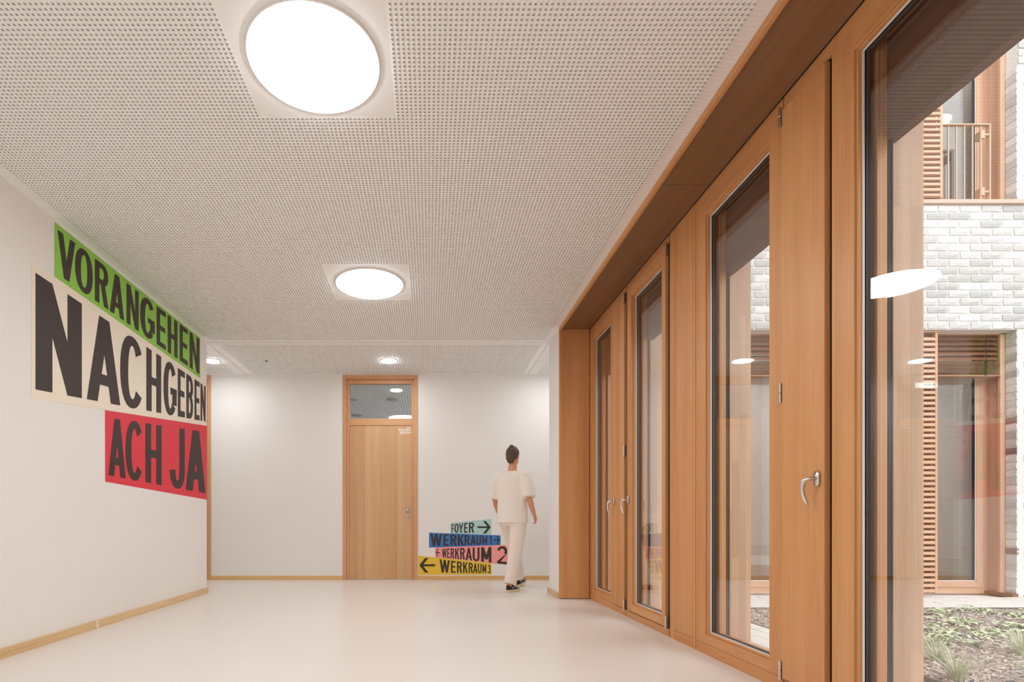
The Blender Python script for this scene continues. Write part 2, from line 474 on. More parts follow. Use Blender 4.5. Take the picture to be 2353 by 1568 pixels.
lbl = ['large round ceiling lamp nearest, cut by the top edge', 'second large round ceiling lamp, further down the room',
       'large round ceiling lamp just behind the viewpoint', 'large round ceiling lamp far behind the viewpoint']
for (x, y), t in zip(LAMPS, lbl):
    disc_lamp(x, y, 0.298, M['lamp'], 'round_ceiling_lamp', t, 'large round lamps of the room')
lbl = ['small round downlight above the corridor near the middle door', 'small round downlight at the left end of the visible corridor ceiling',
       'small downlight in the corridor right of the white pier', 'small corridor downlight behind the courtyard facade',
       'small corridor downlight behind the louvred shutter', 'small corridor downlight far to the left']
for (x, y), t in zip(SP, lbl):
    disc_lamp(x, y, 0.10, M['spot'], 'downlight', t, 'small downlights of the corridor', 'downlight', drop=0.012)
s = MB(); s.tube([(-2.17, 7.08, H), (-2.17, 7.08, H - 0.018)], [0.014, 0.010], 12, cap='flat')
s.build('ceiling_sensor', simple('sensor', srgb(150, 110, 90), 0.5), label='tiny brownish sensor on the corridor ceiling', cat='sensor')

# baseboards
bb = empty('baseboard_left', (XL, 0, 0), kind='structure', label='pale pine baseboard along the left wall')
bx(XL, XL + 0.016, 4.262, YE + 0.014, 0, 0.063).build('board', M['base_y'], bb, bevel=0.001)
bx(XL, XL + 0.016, YN, 4.228, 0, 0.063).build('board', M['base_y'], bb, bevel=0.001)
bx(XL, XL + 0.014, 4.228, 4.262, 0, 0.060).build('filler_strip', M['filler'], bb, label='pale filler strip')
bb = empty('baseboard_back', (0, YB, 0), kind='structure', label='pine baseboard along the corridor wall')
bx(D2[1], D1[0], YB - 0.015, YB, 0, 0.058).build('board', M['base_x'], bb, bevel=0.001)
bx(D1[1], 9.2, YB - 0.015, YB, 0, 0.058).build('board', M['base_x'], bb, bevel=0.001)
bx(-7.5, D2[0], YB - 0.015, YB, 0, 0.058).build('board', M['base_x'], bb, bevel=0.001)
bb = bx(XR - 0.016, XR, YJ + 0.03, YE + 0.015, 0, 0.062); bb.box(XR - 0.016, 2.9, YE, YE + 0.015, 0, 0.062)
struct(bb, 'baseboard_right', M['base_y'], 'short pine baseboard around the white pier')

# ------------------------------------------------------------------ doors
def knob(x, y, z, r, d):
    k = MB()
    pts = [(x, y, z), (x, y - d * 0.3, z), (x, y - d * 0.35, z), (x, y - d * 0.8, z), (x, y - d, z)]
    k.tube(pts, [r, r, r * 0.85, r * 0.92, r * 0.7], 24, ref=(0, 0, 1), cap='flat')
    return k

def door(n, X, label, leaf_planks=True):
    x0, x1 = X
    root = empty('door_%d' % n, (x0, YB, 0), kind='structure', label=label)
    fw = 0.094; zt = 2.892
    f = MB()
    # outer casing flush with the wall and a stepped rebate
    f.box(x0, x0 + 0.05, YB - 0.012, YB + 0.2, 0, H); f.box(x1 - 0.05, x1, YB - 0.012, YB + 0.2, 0, H)
    f.build('casing', M['door_frame'], root, bevel=0.002)
    bx(x0 + 0.05, x1 - 0.05, YB - 0.012, YB + 0.2, H - 0.055, H).build('head_casing', M['door_frame_x'], root, bevel=0.002)
    f = MB()
    f.box(x0 + 0.05, x0 + fw, YB + 0.035, YB + 0.12, 0, H - 0.055); f.box(x1 - fw, x1 - 0.05, YB + 0.035, YB + 0.12, 0, H - 0.055)
    f.build('frame', M['door_frame'], root, bevel=0.002)
    f = MB(); f.box(x0 + fw, x1 - fw, YB + 0.035, YB + 0.12, zt, H - 0.055)
    f.box(x0 + fw, x1 - fw, YB + 0.035, YB + 0.12, 2.275, 2.378)
    f.build('transom_rail', M['door_frame_x'], root, bevel=0.002)
    bx(x0 + fw, x1 - fw, YB + 0.07, YB + 0.078, 2.378, zt).build('glass_pane', M['glass_door'], root)
    leaf = bx(x0 + fw + 0.003, x1 - fw - 0.003, YB + 0.05, YB + 0.09, 0.008, 2.268).build('leaf', M['door'], root)
    a, b = x0 + fw + 0.003, x1 - fw - 0.003
    fr = [0, .235, .495, .762, 1]
    for k in range(4):
        p0 = a + (b - a) * fr[k] + (0.0006 if k else 0); p1 = a + (b - a) * fr[k+1] - (0.0006 if k < 3 else 0)
        bx(p0, p1, YB + 0.038, YB + 0.05, 0.008, 2.268).build('plank', M['door' if k % 2 else 'door_a'], leaf)
    k = knob(b - 0.052, YB + 0.038, 1.029, 0.026, 0.05)
    k.build('knob', M['steel_dull'], leaf, smooth=False)
    k = knob(b - 0.052, YB + 0.038, 0.946, 0.022, 0.014)
    k.build('lock_rose', M['steel_dull'], leaf)
    bx(b - 0.055, b - 0.049, YB + 0.022, YB + 0.025, 0.937, 0.955).build('keyhole', M['dark'], leaf)
    return root, leaf
d1, leaf1 = door(1, D1, 'tall oak-coloured door with glazed transom in the corridor wall')
d2, leaf2 = door(2, D2, 'tall wooden door half hidden behind the left corner')
# dim rooms behind the transoms
for (x0, x1, nm) in ((-3.0, 1.2, 'wall_back_room'), (-7.0, -3.05, 'wall_back_room_left')):
    rb = MB()
    rb.box(x0, x1, 12.0, 12.1, 0, H); rb.box(x0 - .05, x0, YB + 0.2, 12, 0, H); rb.box(x1, x1 + .05, YB + 0.2, 12, 0, H)
    rb.box(x0, x1, YB + 0.2, 12, -0.05, 0)
    struct(rb, nm, M['room'], 'dim room behind the corridor wall')
    cb = bx(x0, x1, YB + 0.2, 12, H + 0.02, H + 0.1)
    cr = struct(cb, 'ceiling_back_room' if x0 > -3.04 else 'ceiling_back_room_left', M['fleece'], 'dim ribbed ceiling seen through a transom')
    sl = MB(); 
    sk = 0
    y = YB + 0.25
    xx = x0
    while xx < x1:
        sl.box(xx, xx + 0.030, YB + 0.2, 12, H, H + 0.018); xx += 0.047
    sl.build('ribbed_panel', M['room'], cr, kind='stuff')
room_lamp = simple('unlit_diffuser', (0.25, 0.25, 0.25, 1), 0.5)
for (x, y, t) in ((-1.46, 10.68, 'unlit round lamp seen low left through the transom'), (-0.64, 9.32, 'unlit round lamp seen right of centre through the transom'), (-1.37, 9.32, 'unlit round lamp at the left edge of the transom')):
    disc_lamp(x, y, 0.11, room_lamp, 'unlit_lamp', t, 'unlit lamps in the room behind the door', 'ceiling lamp', drop=0.015)
# unseen fill lamp added to brighten the dim room, so its ceiling reads grey
disc_lamp(0.55, 10.0, 0.40, M['lamp'], 'back_room_fill_lamp', 'unseen fill lamp added to brighten the dim room behind the door', None, 'ceiling lamp', z=H - 0.03)

sg = empty('emergency_sign', (-3.55, YB - 0.012, 2.83), label='pale lit sign box above the left door, mirrored in the window', cat='sign')
bx(-3.70, -3.42, YB - 0.10, YB - 0.012, 2.79, 2.97).build('housing', M['white'], sg, bevel=0.003)
bx(-3.69, -3.43, YB - 0.105, YB - 0.10, 2.797, 2.868).build('lit_panel', M['sign_lit'], sg)

# ------------------------------------------------------------------ lettering
def ring(cx, cy, rx, ry, a, b, t0=0, t1=360, n=28, e=2.25, orx=None):
    out = []
    N = max(4, int(n * abs(t1 - t0) / 360))
    def pt(t, rx_, ry_):
        c, s_ = math.cos(t), math.sin(t)
        return (cx + rx_ * math.copysign(abs(c) ** (2 / e), c), cy + ry_ * math.copysign(abs(s_) ** (2 / e), s_))
    for k in range(N):
        p, q = R(t0 + (t1 - t0) * k / N), R(t0 + (t1 - t0) * (k + 1) / N)
        out.append([pt(p, rx, ry), pt(q, rx, ry), pt(q, rx - a, ry - b), pt(p, rx - a, ry - b)])
    return out
def rc(x0, y0, x1, y1): return [[(x0, y0), (x1, y0), (x1, y1), (x0, y1)]]
def dg(x0, y0, x1, y1, w): return [[(x0, y0), (x0 + w, y0), (x1 + w, y1), (x1, y1)]]

def glyph(ch, a=0.28, b=0.13):
    if ch == 'O' or ch == '0': return ring(.5, .5, .5, .51, a, b)
    if ch == 'C':
        return ring(.5, .5, .5, .51, a, b, 38, 322) 
    if ch == 'G':
        return ring(.5, .5, .5, .51, a, b, 38, 318) + rc(.52, .40, 1.0, .40 + b) + rc(1 - a, .2, 1.0, .45)
    if ch == 'E': return rc(0, 0, a, 1) + rc(a, 0, 1, b) + rc(a, 1 - b, 1, 1) + rc(a, .5 - b * .5, .93, .5 + b * .5)
    if ch == 'F': return rc(0, 0, a, 1) + rc(a, 1 - b, 1, 1) + rc(a, .47 - b * .5, .90, .47 + b * .5)
    if ch == 'H': return rc(0, 0, a, 1) + rc(1 - a, 0, 1, 1) + rc(a, .5 - b * .5, 1 - a, .5 + b * .5)
    if ch == 'N': return rc(0, 0, a, 1) + rc(1 - a, 0, 1, 1) + [[(0, 1), (a, 1), (1, 0), (1 - a, 0)]]
    if ch == 'V': return dg(.5 - a * .5, 0, 0, 1, a) + dg(.5 - a * .5, 0, 1 - a, 1, a)
    if ch == 'A': return dg(0, 0, .5 - a * .5, 1, a) + dg(1 - a, 0, .5 - a * .5, 1, a) + rc(.20, .20, .80, .20 + b)
    if ch == 'W':
        w = a
        return dg(.30 - w * .5, 0, 0, 1, w) + dg(.30 - w * .5, 0, .5 - w * .5, 1, w) + dg(.70 - w * .5, 0, .5 - w * .5, 1, w) + dg(.70 - w * .5, 0, 1 - w, 1, w)
    if ch == 'M': return rc(0, 0, a, 1) + rc(1 - a, 0, 1, 1) + dg(.5 - a * .5, .18, 0.0, 1, a * 1.0) + dg(.5 - a * .5, .18, 1 - a, 1, a)
    if ch == 'Y': return dg(0, 1, .5 - a * .5, .42, a) + dg(1 - a, 1, .5 - a * .5, .42, a) + rc(.5 - a * .5, 0, .5 + a * .5, .45)
    if ch == 'K': return rc(0, 0, a, 1) + [[(a, .38), (a, .62), (1 - a, 1), (1.0, 1)], [(.40, .52), (.58, .70), (1.02, 0), (1 - a * 1.05, 0)]]
    if ch == 'U': return rc(0, .3, a, 1) + rc(1 - a, .3, 1, 1) + ring(.5, .32, .5, .33, a, b, 180, 360)
    if ch == 'J': return rc(1 - a, .3, 1, 1) + ring(.5, .32, .5, .33, a, b, 185, 360)
    if ch in 'BR':
        o = rc(0, 0, a, 1) + rc(a, 1 - b, .5, 1) + ring(.5, .74, .5, .26, a, b, -90, 90)
        o += rc(a, .48, .5, .48 + b)
        if ch == 'B': o += rc(a, 0, .5, b) + ring(.5, .28, .5, .28, a, b, -90, 90)
        else: o += [[(.42, .50), (.42 + a, .52), (1.03, 0), (1.03 - a * 1.1, 0)]]
        return o
    if ch == '1': return rc(.55, 0, .55 + a * 1.5, 1) + [[(.0, .78), (.55, .86), (.55, 1), (.42, 1)], [(0, .78), (.0, .70), (.55, .78), (.55, .9)]]
    if ch == '2': return ring(.5, .72, .5, .29, a, b, 170, 0) + ring(.5, .72, .5, .29, a, b, 0, -35) + [[(.0, b), (0, 0), (.10, 0), (.36, b)], [(0.0, b), (.34, b), (.97, .585), (.72, .50)]] + rc(0, 0, 1, b)
    if ch == '3': return ring(.5, .75, .46, .26, a, b, 165, -88) + ring(.5, .27, .5, .28, a, b, 90, -165) + rc(.35, .49 - b * .3, .55, .49 + b * .7)
    if ch == '4': return rc(.60, 0, .60 + a, 1) + rc(0, .22, 1, .22 + b) + dg(0, .3, .60, 1, a)
    if ch == '.': return rc(0.2, 0, .8, b * 1.3)
    if ch == '>': return rc(0, .5 - b * .55, .9, .5 + b * .55) + [[(.42, 1), (.64, 1), (1.0, .5), (.80, .5)], [(.42, 0), (.64, 0), (1.0, .5), (.80, .5)]]
    if ch == '<': return rc(.1, .5 - b * .55, 1, .5 + b * .55) + [[(.58, 1), (.36, 1), (0, .5), (.20, .5)], [(.58, 0), (.36, 0), (0, .5), (.20, .5)]]
    return []

LIFT = [0.0]
def put_text(mb, letters, top, bot, proj, tx=None):
    """letters: (char, px0, px1, stem); top/bot: lines ((x,y),(x,y)) in the photograph; proj: pixel to plane"""
    def ln(L, x): return L[0][1] + (L[1][1] - L[0][1]) * (x - L[0][0]) / (L[1][0] - L[0][0])
    for ch, x0, x1, a in letters:
        c = [Vector(proj(x0, ln(bot, x0))), Vector(proj(x1, ln(bot, x1))), Vector(proj(x1, ln(top, x1))), Vector(proj(x0, ln(top, x0)))]
        for poly in glyph(ch, a):
            pts = []
            for u, v in poly:
                pts.append(c[0] * (1-u) * (1-v) + c[1] * u * (1-v) + c[2] * u * v + c[3] * (1-u) * v)
            nn = (c[1] - c[0]).cross(c[3] - c[0]).normalized()
            mb.poly([p_ + nn * LIFT[0] for p_ in pts]); LIFT[0] = (LIFT[0] + 0.00005) % 0.0009

def cr1(x, y): return (x / 2.24, 480 + y / 2.24)
def banner(name, pix, proj, th, mat, label):
    mb = MB(); pts = [Vector(proj(*p)) for p in pix]
    pts = [p_ + Vector(th) * 0.4 for p_ in pts]; mb.prism(pts, Vector(th) * 0.5)
    return mb.build(name, mat, label=label, cat='wall sign', group=None)

def lw(px, py): return left_wall(px, py, 0.0)
def lw2(px, py):
    p = left_wall(px, py, 0.0); return (XL + 0.0035, p[1], p[2])
g = banner('slogan_banner', [cr1(280, 68), cr1(1030, 665), cr1(1030, 873), cr1(280, 350)], lw, (0.002, 0, 0), M['green'], 'green slanted wall banner reading VORANGEHEN, topmost of three')
t = MB()
L = [('V', 295, 385, .30), ('O', 385, 475, .31), ('R', 487, 555, .32), ('A', 563, 637, .30), ('N', 650, 712, .30), ('G', 720, 795, .32), ('E', 805, 852, .36), ('H', 862, 912, .34), ('E', 924, 965, .36), ('N', 975, 1025, .30)]
put_text(t, [(c, x0/2.24, x1/2.24, a) for c, x0, x1, a in L], (cr1(295, 108), cr1(1022, 668)), (cr1(345, 371), cr1(1022, 850)), lw2)
t.build('lettering', M['ink'], g)
g = banner('slogan_banner', [cr1(162, 268), cr1(1064, 896), cr1(1064, 1118), cr1(160, 975)], lw, (0.002, 0, 0), M['cream'], 'cream slanted wall banner reading NACHGEBEN, the largest one')
t = MB()
L = [('N', 181, 419, .335), ('A', 445, 617, .30), ('C', 617, 738, .32), ('H', 752, 828, .34), ('G', 840, 908, .34), ('E', 914, 950, .38), ('B', 958, 992, .36), ('E', 1000, 1026, .38), ('N', 1031, 1057, .32)]
put_text(t, [(c, x0/2.24, x1/2.24, a) for c, x0, x1, a in L], (cr1(183, 331), cr1(1057, 915)), (cr1(180, 930), cr1(1057, 1096)), lw2)
t.build('lettering', M['ink'], g)
g = banner('slogan_banner', [cr1(540, 1037), cr1(1064, 1118), cr1(1064, 1498), cr1(541, 1405)], lw, (0.002, 0, 0), M['red'], 'red slanted wall banner reading ACH JA, lowest of three')
t = MB()
L = [('A', 557, 645, .31), ('C', 645, 735, .32), ('H', 748, 830, .33), ('J', 872, 950, .36), ('A', 955, 1056, .33)]
put_text(t, [(c, x0/2.24, x1/2.24, a) for c, x0, x1, a in L], (cr1(590, 1081), cr1(1020, 1145)), (cr1(557, 1372), cr1(1055, 1465)), lw2)
t.build('lettering', M['ink'], g)

def bw(px, py, off=0.0):
    y = YB; return ((px - CX) / FPX * y, y - off, CAM_Z + (CY - py) / FPX * y)
def c5(x, y): return (955 + x / 9.222, 1170 + y / 9.222)
def bw0(px, py): return bw(px, py, 0.0)
def bw2(px, py): return bw(px, py, 0.0035)
ARR = .13
def wayfinder(pix, mat, label, letters, top, bot):
    g = banner('direction_banner', [c5(*p) for p in pix], bw0, (0, -0.002, 0), mat, label)
    t = MB()
    for L in letters:
        if len(L) == 4:
            ch, x0, x1, a = L
            put_text(t, [(ch, c5(x0, 0)[0], c5(x1, 0)[0], a)], tuple(c5(*p) for p in top), tuple(c5(*p) for p in bot), bw2)
        else:
            ch, x0, x1, a, y0, y1 = L
            put_text(t, [(ch, c5(x0, 0)[0], c5(x1, 0)[0], a)], (c5(x0, y0), c5(x1, y0)), (c5(x0, y1), c5(x1, y1)), bw2)
    t.build('lettering', M['ink'], g)
    return g
wayfinder([(740, 300), (1606, 212), (1606, 548), (740, 520)], M['aqua'], 'pale aqua direction banner reading FOYER with right arrow, topmost of four',
    [('F', 762, 812, .32), ('O', 822, 912, .30), ('Y', 912, 1010, .25), ('E', 1028, 1100, .36), ('R', 1130, 1238, .30), ('>', 1310, 1590, .1, 256, 520)], ((762, 326), (1238, 284)), ((762, 500), (1238, 508)))
wayfinder([(285, 503), (1800, 562), (1800, 765), (285, 822)], M['blue'], 'blue direction banner reading WERKRAUM 1 with right arrow',
    [('W', 312, 562, .19), ('E', 592, 700, .36), ('R', 736, 866, .34), ('K', 890, 1022, .34), ('R', 1036, 1144, .32), ('A', 1160, 1278, .28), ('U', 1290, 1384, .32), ('M', 1412, 1516, .24), ('1', 1566, 1606, .36), ('>', 1660, 1785, .1, 578, 752)], ((312, 526), (1606, 574)), ((312, 792), (1606, 752)))
wayfinder([(412, 818), (1945, 762), (1945, 1190), (1606, 1150), (412, 1030)], M['pink'], 'pink direction banner reading WERKRAUM 2 with left arrow',
    [('<', 430, 518, .1, 840, 1012), ('W', 558, 656, .18), ('E', 668, 720, .36), ('R', 742, 816, .32), ('K', 836, 925, .32), ('R', 944, 1042, .32), ('A', 1060, 1196, .27), ('U', 1210, 1354, .29), ('M', 1388, 1606, .27), ('2', 1728, 1940, .26)], ((558, 845), (1606, 806)), ((558, 1026), (1606, 1140)))
wayfinder([(62, 994), (1606, 1150), (1606, 1392), (62, 1396)], M['yellow'], 'yellow direction banner reading WERKRAUM 3 with left arrow, lowest of four',
    [('<', 80, 412, .1, 1040, 1350), ('W', 508, 726, .19), ('E', 750, 846, .34), ('R', 876, 984, .32), ('K', 1006, 1104, .32), ('R', 1126, 1212, .31), ('A', 1220, 1308, .27), ('U', 1320, 1396, .30), ('M', 1416, 1496, .26), ('3', 1530, 1590, .34)], ((508, 1068), (1590, 1192)), ((508, 1350), (1590, 1362)))

def dl(px, py):
    y = YB + 0.0370; return ((px - CX) / FPX * y, y, CAM_Z + (CY - py) / FPX * y)
t = MB()
def word(mb, s_, x0, x1, top, bot, a=.30):
    n = len(s_); w = (x1 - x0) / n
    for k, ch in enumerate(s_):
        if ch != ' ': put_text(mb, [(ch, x0 + k*w + w*.06, x0 + (k+1)*w - w*.10, a)], top, bot, dl)
word(t, '0.14', 936.2, 944.6, ((936, 980.3), (945, 980.0)), ((936, 984.2), (945, 984.6)))
word(t, 'WERKRAUM', 915.8, 939.6, ((916, 986.4), (940, 984.8)), ((916, 989.8), (940, 990.2)))
word(t, '1', 940.4, 943.6, ((940, 985), (944, 984.8)), ((940, 990.4), (944, 990.5)), .4)
word(t, 'NEBEN', 918.6, 933.5, ((918, 990.9), (934, 991.4)), ((918, 998.6), (934, 997.2)))
word(t, 'RAUM', 933.8, 944.9, ((934, 991.5), (945, 991.9)), ((934, 997.1), (945, 995.8)))
t.build('door_lettering', M['ink_white'], d1, label='small white room lettering')

# ------------------------------------------------------------------ window wall
G_OUT = XW + 0.078
def hinge(y, z, x=XW, h=0.098):
    k = MB(); k.tube([(x - 0.013, y, z - h/2), (x - 0.013, y, z - 0.006), (x - 0.013, y, z - 0.004), (x - 0.013, y, z + 0.004), (x - 0.013, y, z + 0.006), (x - 0.013, y, z + h/2)],
                     [0.0075, 0.0075, 0.0055, 0.0055, 0.0075, 0.0075], 12, cap='flat')
    k.box(x - 0.012, x - 0.001, y - 0.003, y + 0.010, z - h * .42, z + h * .42)
    return k
def lever(y, z, x=XW, sgn=1.0):
    """window handle: oval rose on the sash, lever sweeping out and hanging down, toward +Y*sgn"""
    k = MB()
    # rose : stadium prism
    pts = []
    w, hh, th = 0.0145, 0.034, 0.013
    for j in range(16):
        a = 2*math.pi*j/16
        pts.append((x, y + w*math.cos(a), z + (hh - w)*(1 if math.sin(a) >= 0 else -1) + w*math.sin(a)))
    k.prism(pts, (-th, 0, 0))
    P = [(x - th, y, z), (x - 0.030, y, z), (x - 0.043, y + sgn*0.004, z - 0.001), (x - 0.052, y + sgn*0.014, z - 0.006), (x - 0.055, y + sgn*0.022, z - 0.020),
         (x - 0.056, y + sgn*0.024, z - 0.045), (x - 0.055, y + sgn*0.020, z - 0.070), (x - 0.052, y + sgn*0.012, z - 0.095), (x - 0.048, y + sgn*0.003, z - 0.115)]
    rr = [0.0095, 0.0090, 0.0095, 0.0105, 0.0115, (0.010, 0.0075), (0.010, 0.0065), (0.009, 0.006), (0.007, 0.005)]
    k.tube(P, rr, 14, ref=(0, 1, 0.02))
    return k

def frame_ring(mb, x0, x1, ya, yb, za, zb, w):
    """rectangular frame in the YZ plane: stiles and rails"""
    wl_, wr_, wb_, wt_ = w
    mb.box(x0, x1, ya, ya + wr_, za, zb); mb.box(x0, x1, yb - wl_, yb, za, zb)
    mb.box(x0, x1, ya + wr_, yb - wl_, za, za + wb_); mb.box(x0, x1, ya + wr_, yb - wl_, zb - wt_, zb)

ZB0, ZB1 = 0.130, 2.820           # glass opening in the joinery face
def glazing(parent, ya, yb, xf):
    """bead, gasket, double pane and spacer for an opening ya..yb (near..far)"""
    b = MB()
    frame_ring(b, xf + 0.010, xf + 0.032, ya, yb, ZB0, ZB1, (0.010,)*4)
    b.build('glazing_bead', M['wood'], parent, bevel=0.002)
    g_ = MB(); frame_ring(g_, xf + 0.027, xf + 0.033, ya + 0.010, yb - 0.010, ZB0 + 0.010, ZB1 - 0.010, (0.006,)*4)
    g_.build('gasket', M['gasket'], parent)
    p = bx(xf + 0.036, xf + 0.066, ya + 0.004, yb - 0.004, ZB0 + 0.004, ZB1 - 0.004)
    p.build('glass_pane', M['glass'], parent)
    s_ = MB(); frame_ring(s_, xf + 0.038, xf + 0.064, ya, yb, ZB0, ZB1, (0.018,)*4)
    s_.build('spacer', M['spacer'], parent)

def outer_frame(parent, ya, yb):
    """outside of an opening: wooden outer frame, guide rails, shutter box"""
    o = MB(); frame_ring(o, G_OUT, G_OUT + 0.043, ya, yb, 0.083, 3.0, (0.022, 0.022, 0.05, 0.15))
    o.build('outer_frame', M['wood'], parent, bevel=0.002)
    for s_, y in ((1, yb), (-1, ya)):
        g_ = MB(); g_.box(G_OUT + 0.045, G_OUT + 0.065, y - s_ * 0.012, y, 0.083, 2.44, 0)
        for xx in (0.045, 0.060): g_.box(G_OUT + xx, G_OUT + xx + 0.005, y - s_ * 0.024, y - s_ * 0.012, 0.083, 2.44, 1)
        g_.build('shutter_guide', [M['wood'], M['spacer']], parent)
    b = bx(G_OUT + 0.045, G_OUT + 0.094, ya, yb, 2.433, 3.0)
    b.build('shutter_box', M['wood_box'], parent, bevel=0.002)
    bx(G_OUT, 2.067, ya, yb, 0.0, 0.083).build('outer_sill', M['metal_trim'], parent, bevel=0.002)

def fixed_bay(n, ya, yb, wl_, wr_, label, outer=True):
    """fixed glazed light; ya near edge, yb far edge of the joinery, wl/wr stile widths"""
    root = empty('window_%d' % n, (XW, (ya + yb) / 2, 0), kind='structure', label=label)
    f = MB(); f.box(XW, XW + 0.078, ya, yb, 0, 0.066); f.box(XW, XW + 0.078, ya, yb, 2.912, ZS)
    f.build('fixed_frame', M['wood_y'], root, bevel=0.0015)
    s_ = MB(); s_.box(XW - 0.001, XW + 0.077, yb - wl_, yb - 0.0015, 0.0675, 2.9105); s_.box(XW - 0.001, XW + 0.077, ya + 0.0015, ya + wr_, 0.0675, 2.9105)
    s_.build('stile', M['wood'], root, bevel=0.0015)
    s_ = MB(); s_.box(XW - 0.001, XW + 0.077, ya + wr_, yb - wl_, 0.0675, ZB0); s_.box(XW - 0.001, XW + 0.077, ya + wr_, yb - wl_, ZB1, 2.9105)
    s_.build('rail', M['wood_y'], root, bevel=0.0015)
    glazing(root, ya + wr_, yb - wl_, XW - 0.001)
    if outer: outer_frame(root, ya + wr_, yb - wl_)
    return root

def vent_panel(n, ya, yb, label, hinge_y, handle_y, proud=0.014, hinges=(0.17, 1.50, 2.75), hsgn=1.0, extra=0.0):
    root = empty('window_%d' % n, (XW, (ya + yb) / 2, 0), kind='structure', label=label)
    f = MB(); f.box(XW + 0.012, XW + 0.078, ya - 0.006, yb + 0.006, 0.0, 2.95)
    f.build('rebate', M['dark'], root)
    f = MB(); f.box(XW, XW + 0.078, ya - 0.004 - extra, yb + 0.004, 0, 0.06); f.box(XW, XW + 0.078, ya - 0.004 - extra, yb + 0.004, 2.912, ZS)
    f.build('fixed_frame', M['wood_y'], root, bevel=0.0015)
    leaf = bx(XW - proud, XW + 0.03, ya, yb, 0.068, 2.905).build('vent_leaf', M['wood'], root, bevel=0.002)
    for z in hinges:
        hinge(hinge_y, z, XW - proud * .3).build('hinge', M['steel'], leaf)
    lever(handle_y, 1.046, XW - proud, hsgn).build('handle', M['steel'], leaf, smooth=True)
    return root

# far bay: fixed light and vent leaf
w1 = fixed_bay(1, 5.138, YJ, 0.139, 0.050, 'narrow fixed light next to the far wooden jamb')
vent_panel(2, 4.797, 5.130, 'solid wooden vent leaf beside the far fixed light', 4.787, 5.045, hinges=(0.105, 1.49, 2.873), hsgn=1.0)
# second bay: opening glazed sash, a little proud
w3 = empty('window_3', (XW, 4.35, 0), kind='structure', label='tall glazed opening sash, second glass from the far end')
f = MB(); f.box(XW, XW + 0.078, 3.93, 4.783, 0, 0.058); f.box(XW, XW + 0.078, 3.93, 4.783, 2.925, ZS); f.build('fixed_frame', M['wood_y'], w3, bevel=0.0015)
f = MB(); f.box(XW + 0.010, XW + 0.078, 4.724, 4.783, 0.058, 2.925); f.box(XW + 0.010, XW + 0.078, 3.93, 3.958, 0.058, 2.925); f.box(XW + 0.02, XW + 0.07, 3.93, 4.783, 2.905, 2.925); f.box(XW + 0.02, XW + 0.07, 3.93, 4.783, 0.058, 0.07)
f.build('rebate', M['dark'], w3)
s_ = MB(); s_.box(XW - 0.014, XW + 0.064, 4.627, 4.722, 0.068, 2.910); s_.box(XW - 0.014, XW + 0.064, 3.960, 4.021, 0.068, 2.910)
sash = s_.build('sash', M['wood'], w3, bevel=0.002)
s_ = MB(); s_.box(XW - 0.014, XW + 0.064, 4.021, 4.627, 0.068, ZB0); s_.box(XW - 0.014, XW + 0.064, 4.021, 4.627, ZB1, 2.910)
s_.build('sash_rail', M['wood_y'], sash, bevel=0.002)
glazing(w3, 4.021, 4.627, XW - 0.004)
outer_frame(w3, 4.021, 4.627)
for z in (0.107, 2.876): hinge(3.938, z, XW - 0.006).build('hinge', M['steel'], sash)
lever(4.685, 1.046, XW - 0.014, 1.0).build('handle', M['steel'], sash, smooth=True)

# mullion between bay two and three
mu = empty('trim_1', (XW, 3.73, 0), kind='structure', label='broad wooden mullion panel between two windows')
bx(XW + 0.004, XW + 0.078, 3.537, 3.914, 0, ZS).build('mullion_post', M['wood'], mu)
bx(XW - 0.001, XW + 0.004, 3.837, 3.914, 0, ZS).build('cover_board', M['wood'], mu, bevel=0.001)
bx(XW - 0.001, XW + 0.004, 3.576, 3.834, 0.068, ZS).build('cover_board', M['wood'], mu, bevel=0.001)
bx(XW - 0.001, XW + 0.004, 3.537, 3.573, 0, ZS).build('cover_board', M['wood'], mu, bevel=0.001)
bx(XW - 0.001, XW + 0.004, 3.576, 3.834, 0, 0.065).build('cover_board', M['wood_y'], mu, bevel=0.001)

P3 = 1.192
names = ['third large fixed light in the middle of the window wall', 'nearest large fixed light at the right edge', 'fixed light right beside the viewpoint', 'fixed light behind the viewpoint', 'last fixed light behind the viewpoint']
nv = ['wide wooden vent leaf with steel handle between the two near lights', 'wooden vent leaf beside the viewpoint', 'wooden vent leaf just behind the viewpoint', 'wooden vent leaf behind the viewpoint', 'last wooden vent leaf behind the viewpoint']
piers = [(4.627, 5.188), (3.410, 4.021)]
for k in range(5):
    d = -P3 * k
    fixed_bay(4 + 2 * k, 2.664 + d, 3.533 + d, 0.123, 0.105, names[k])
    vent_panel(5 + 2 * k, 2.366 + d, 2.652 + d, nv[k], 2.660 + d, 2.402 + d, extra=0.024, hinges=(0.105, 1.495, 2.875), hsgn=1.0)
    m = empty('trim_%d' % (2 + k), (XW, 2.35 + d, 0), kind='structure', label='slim wooden post right of the vent leaf, number %s from far' % ['one', 'two', 'three', 'four', 'five'][k])
    bx(XW + 0.014, XW + 0.078, 2.3105 + d, 2.350 + d, 0, ZS).build('post', M['dark'], m)
    bx(XW - 0.002, XW + 0.014, 2.3115 + d, 2.338 + d, 0.0, ZS).build('cover_strip', M['wood'], m, bevel=0.001)
    piers.append((2.218 + d, 2.769 + d))
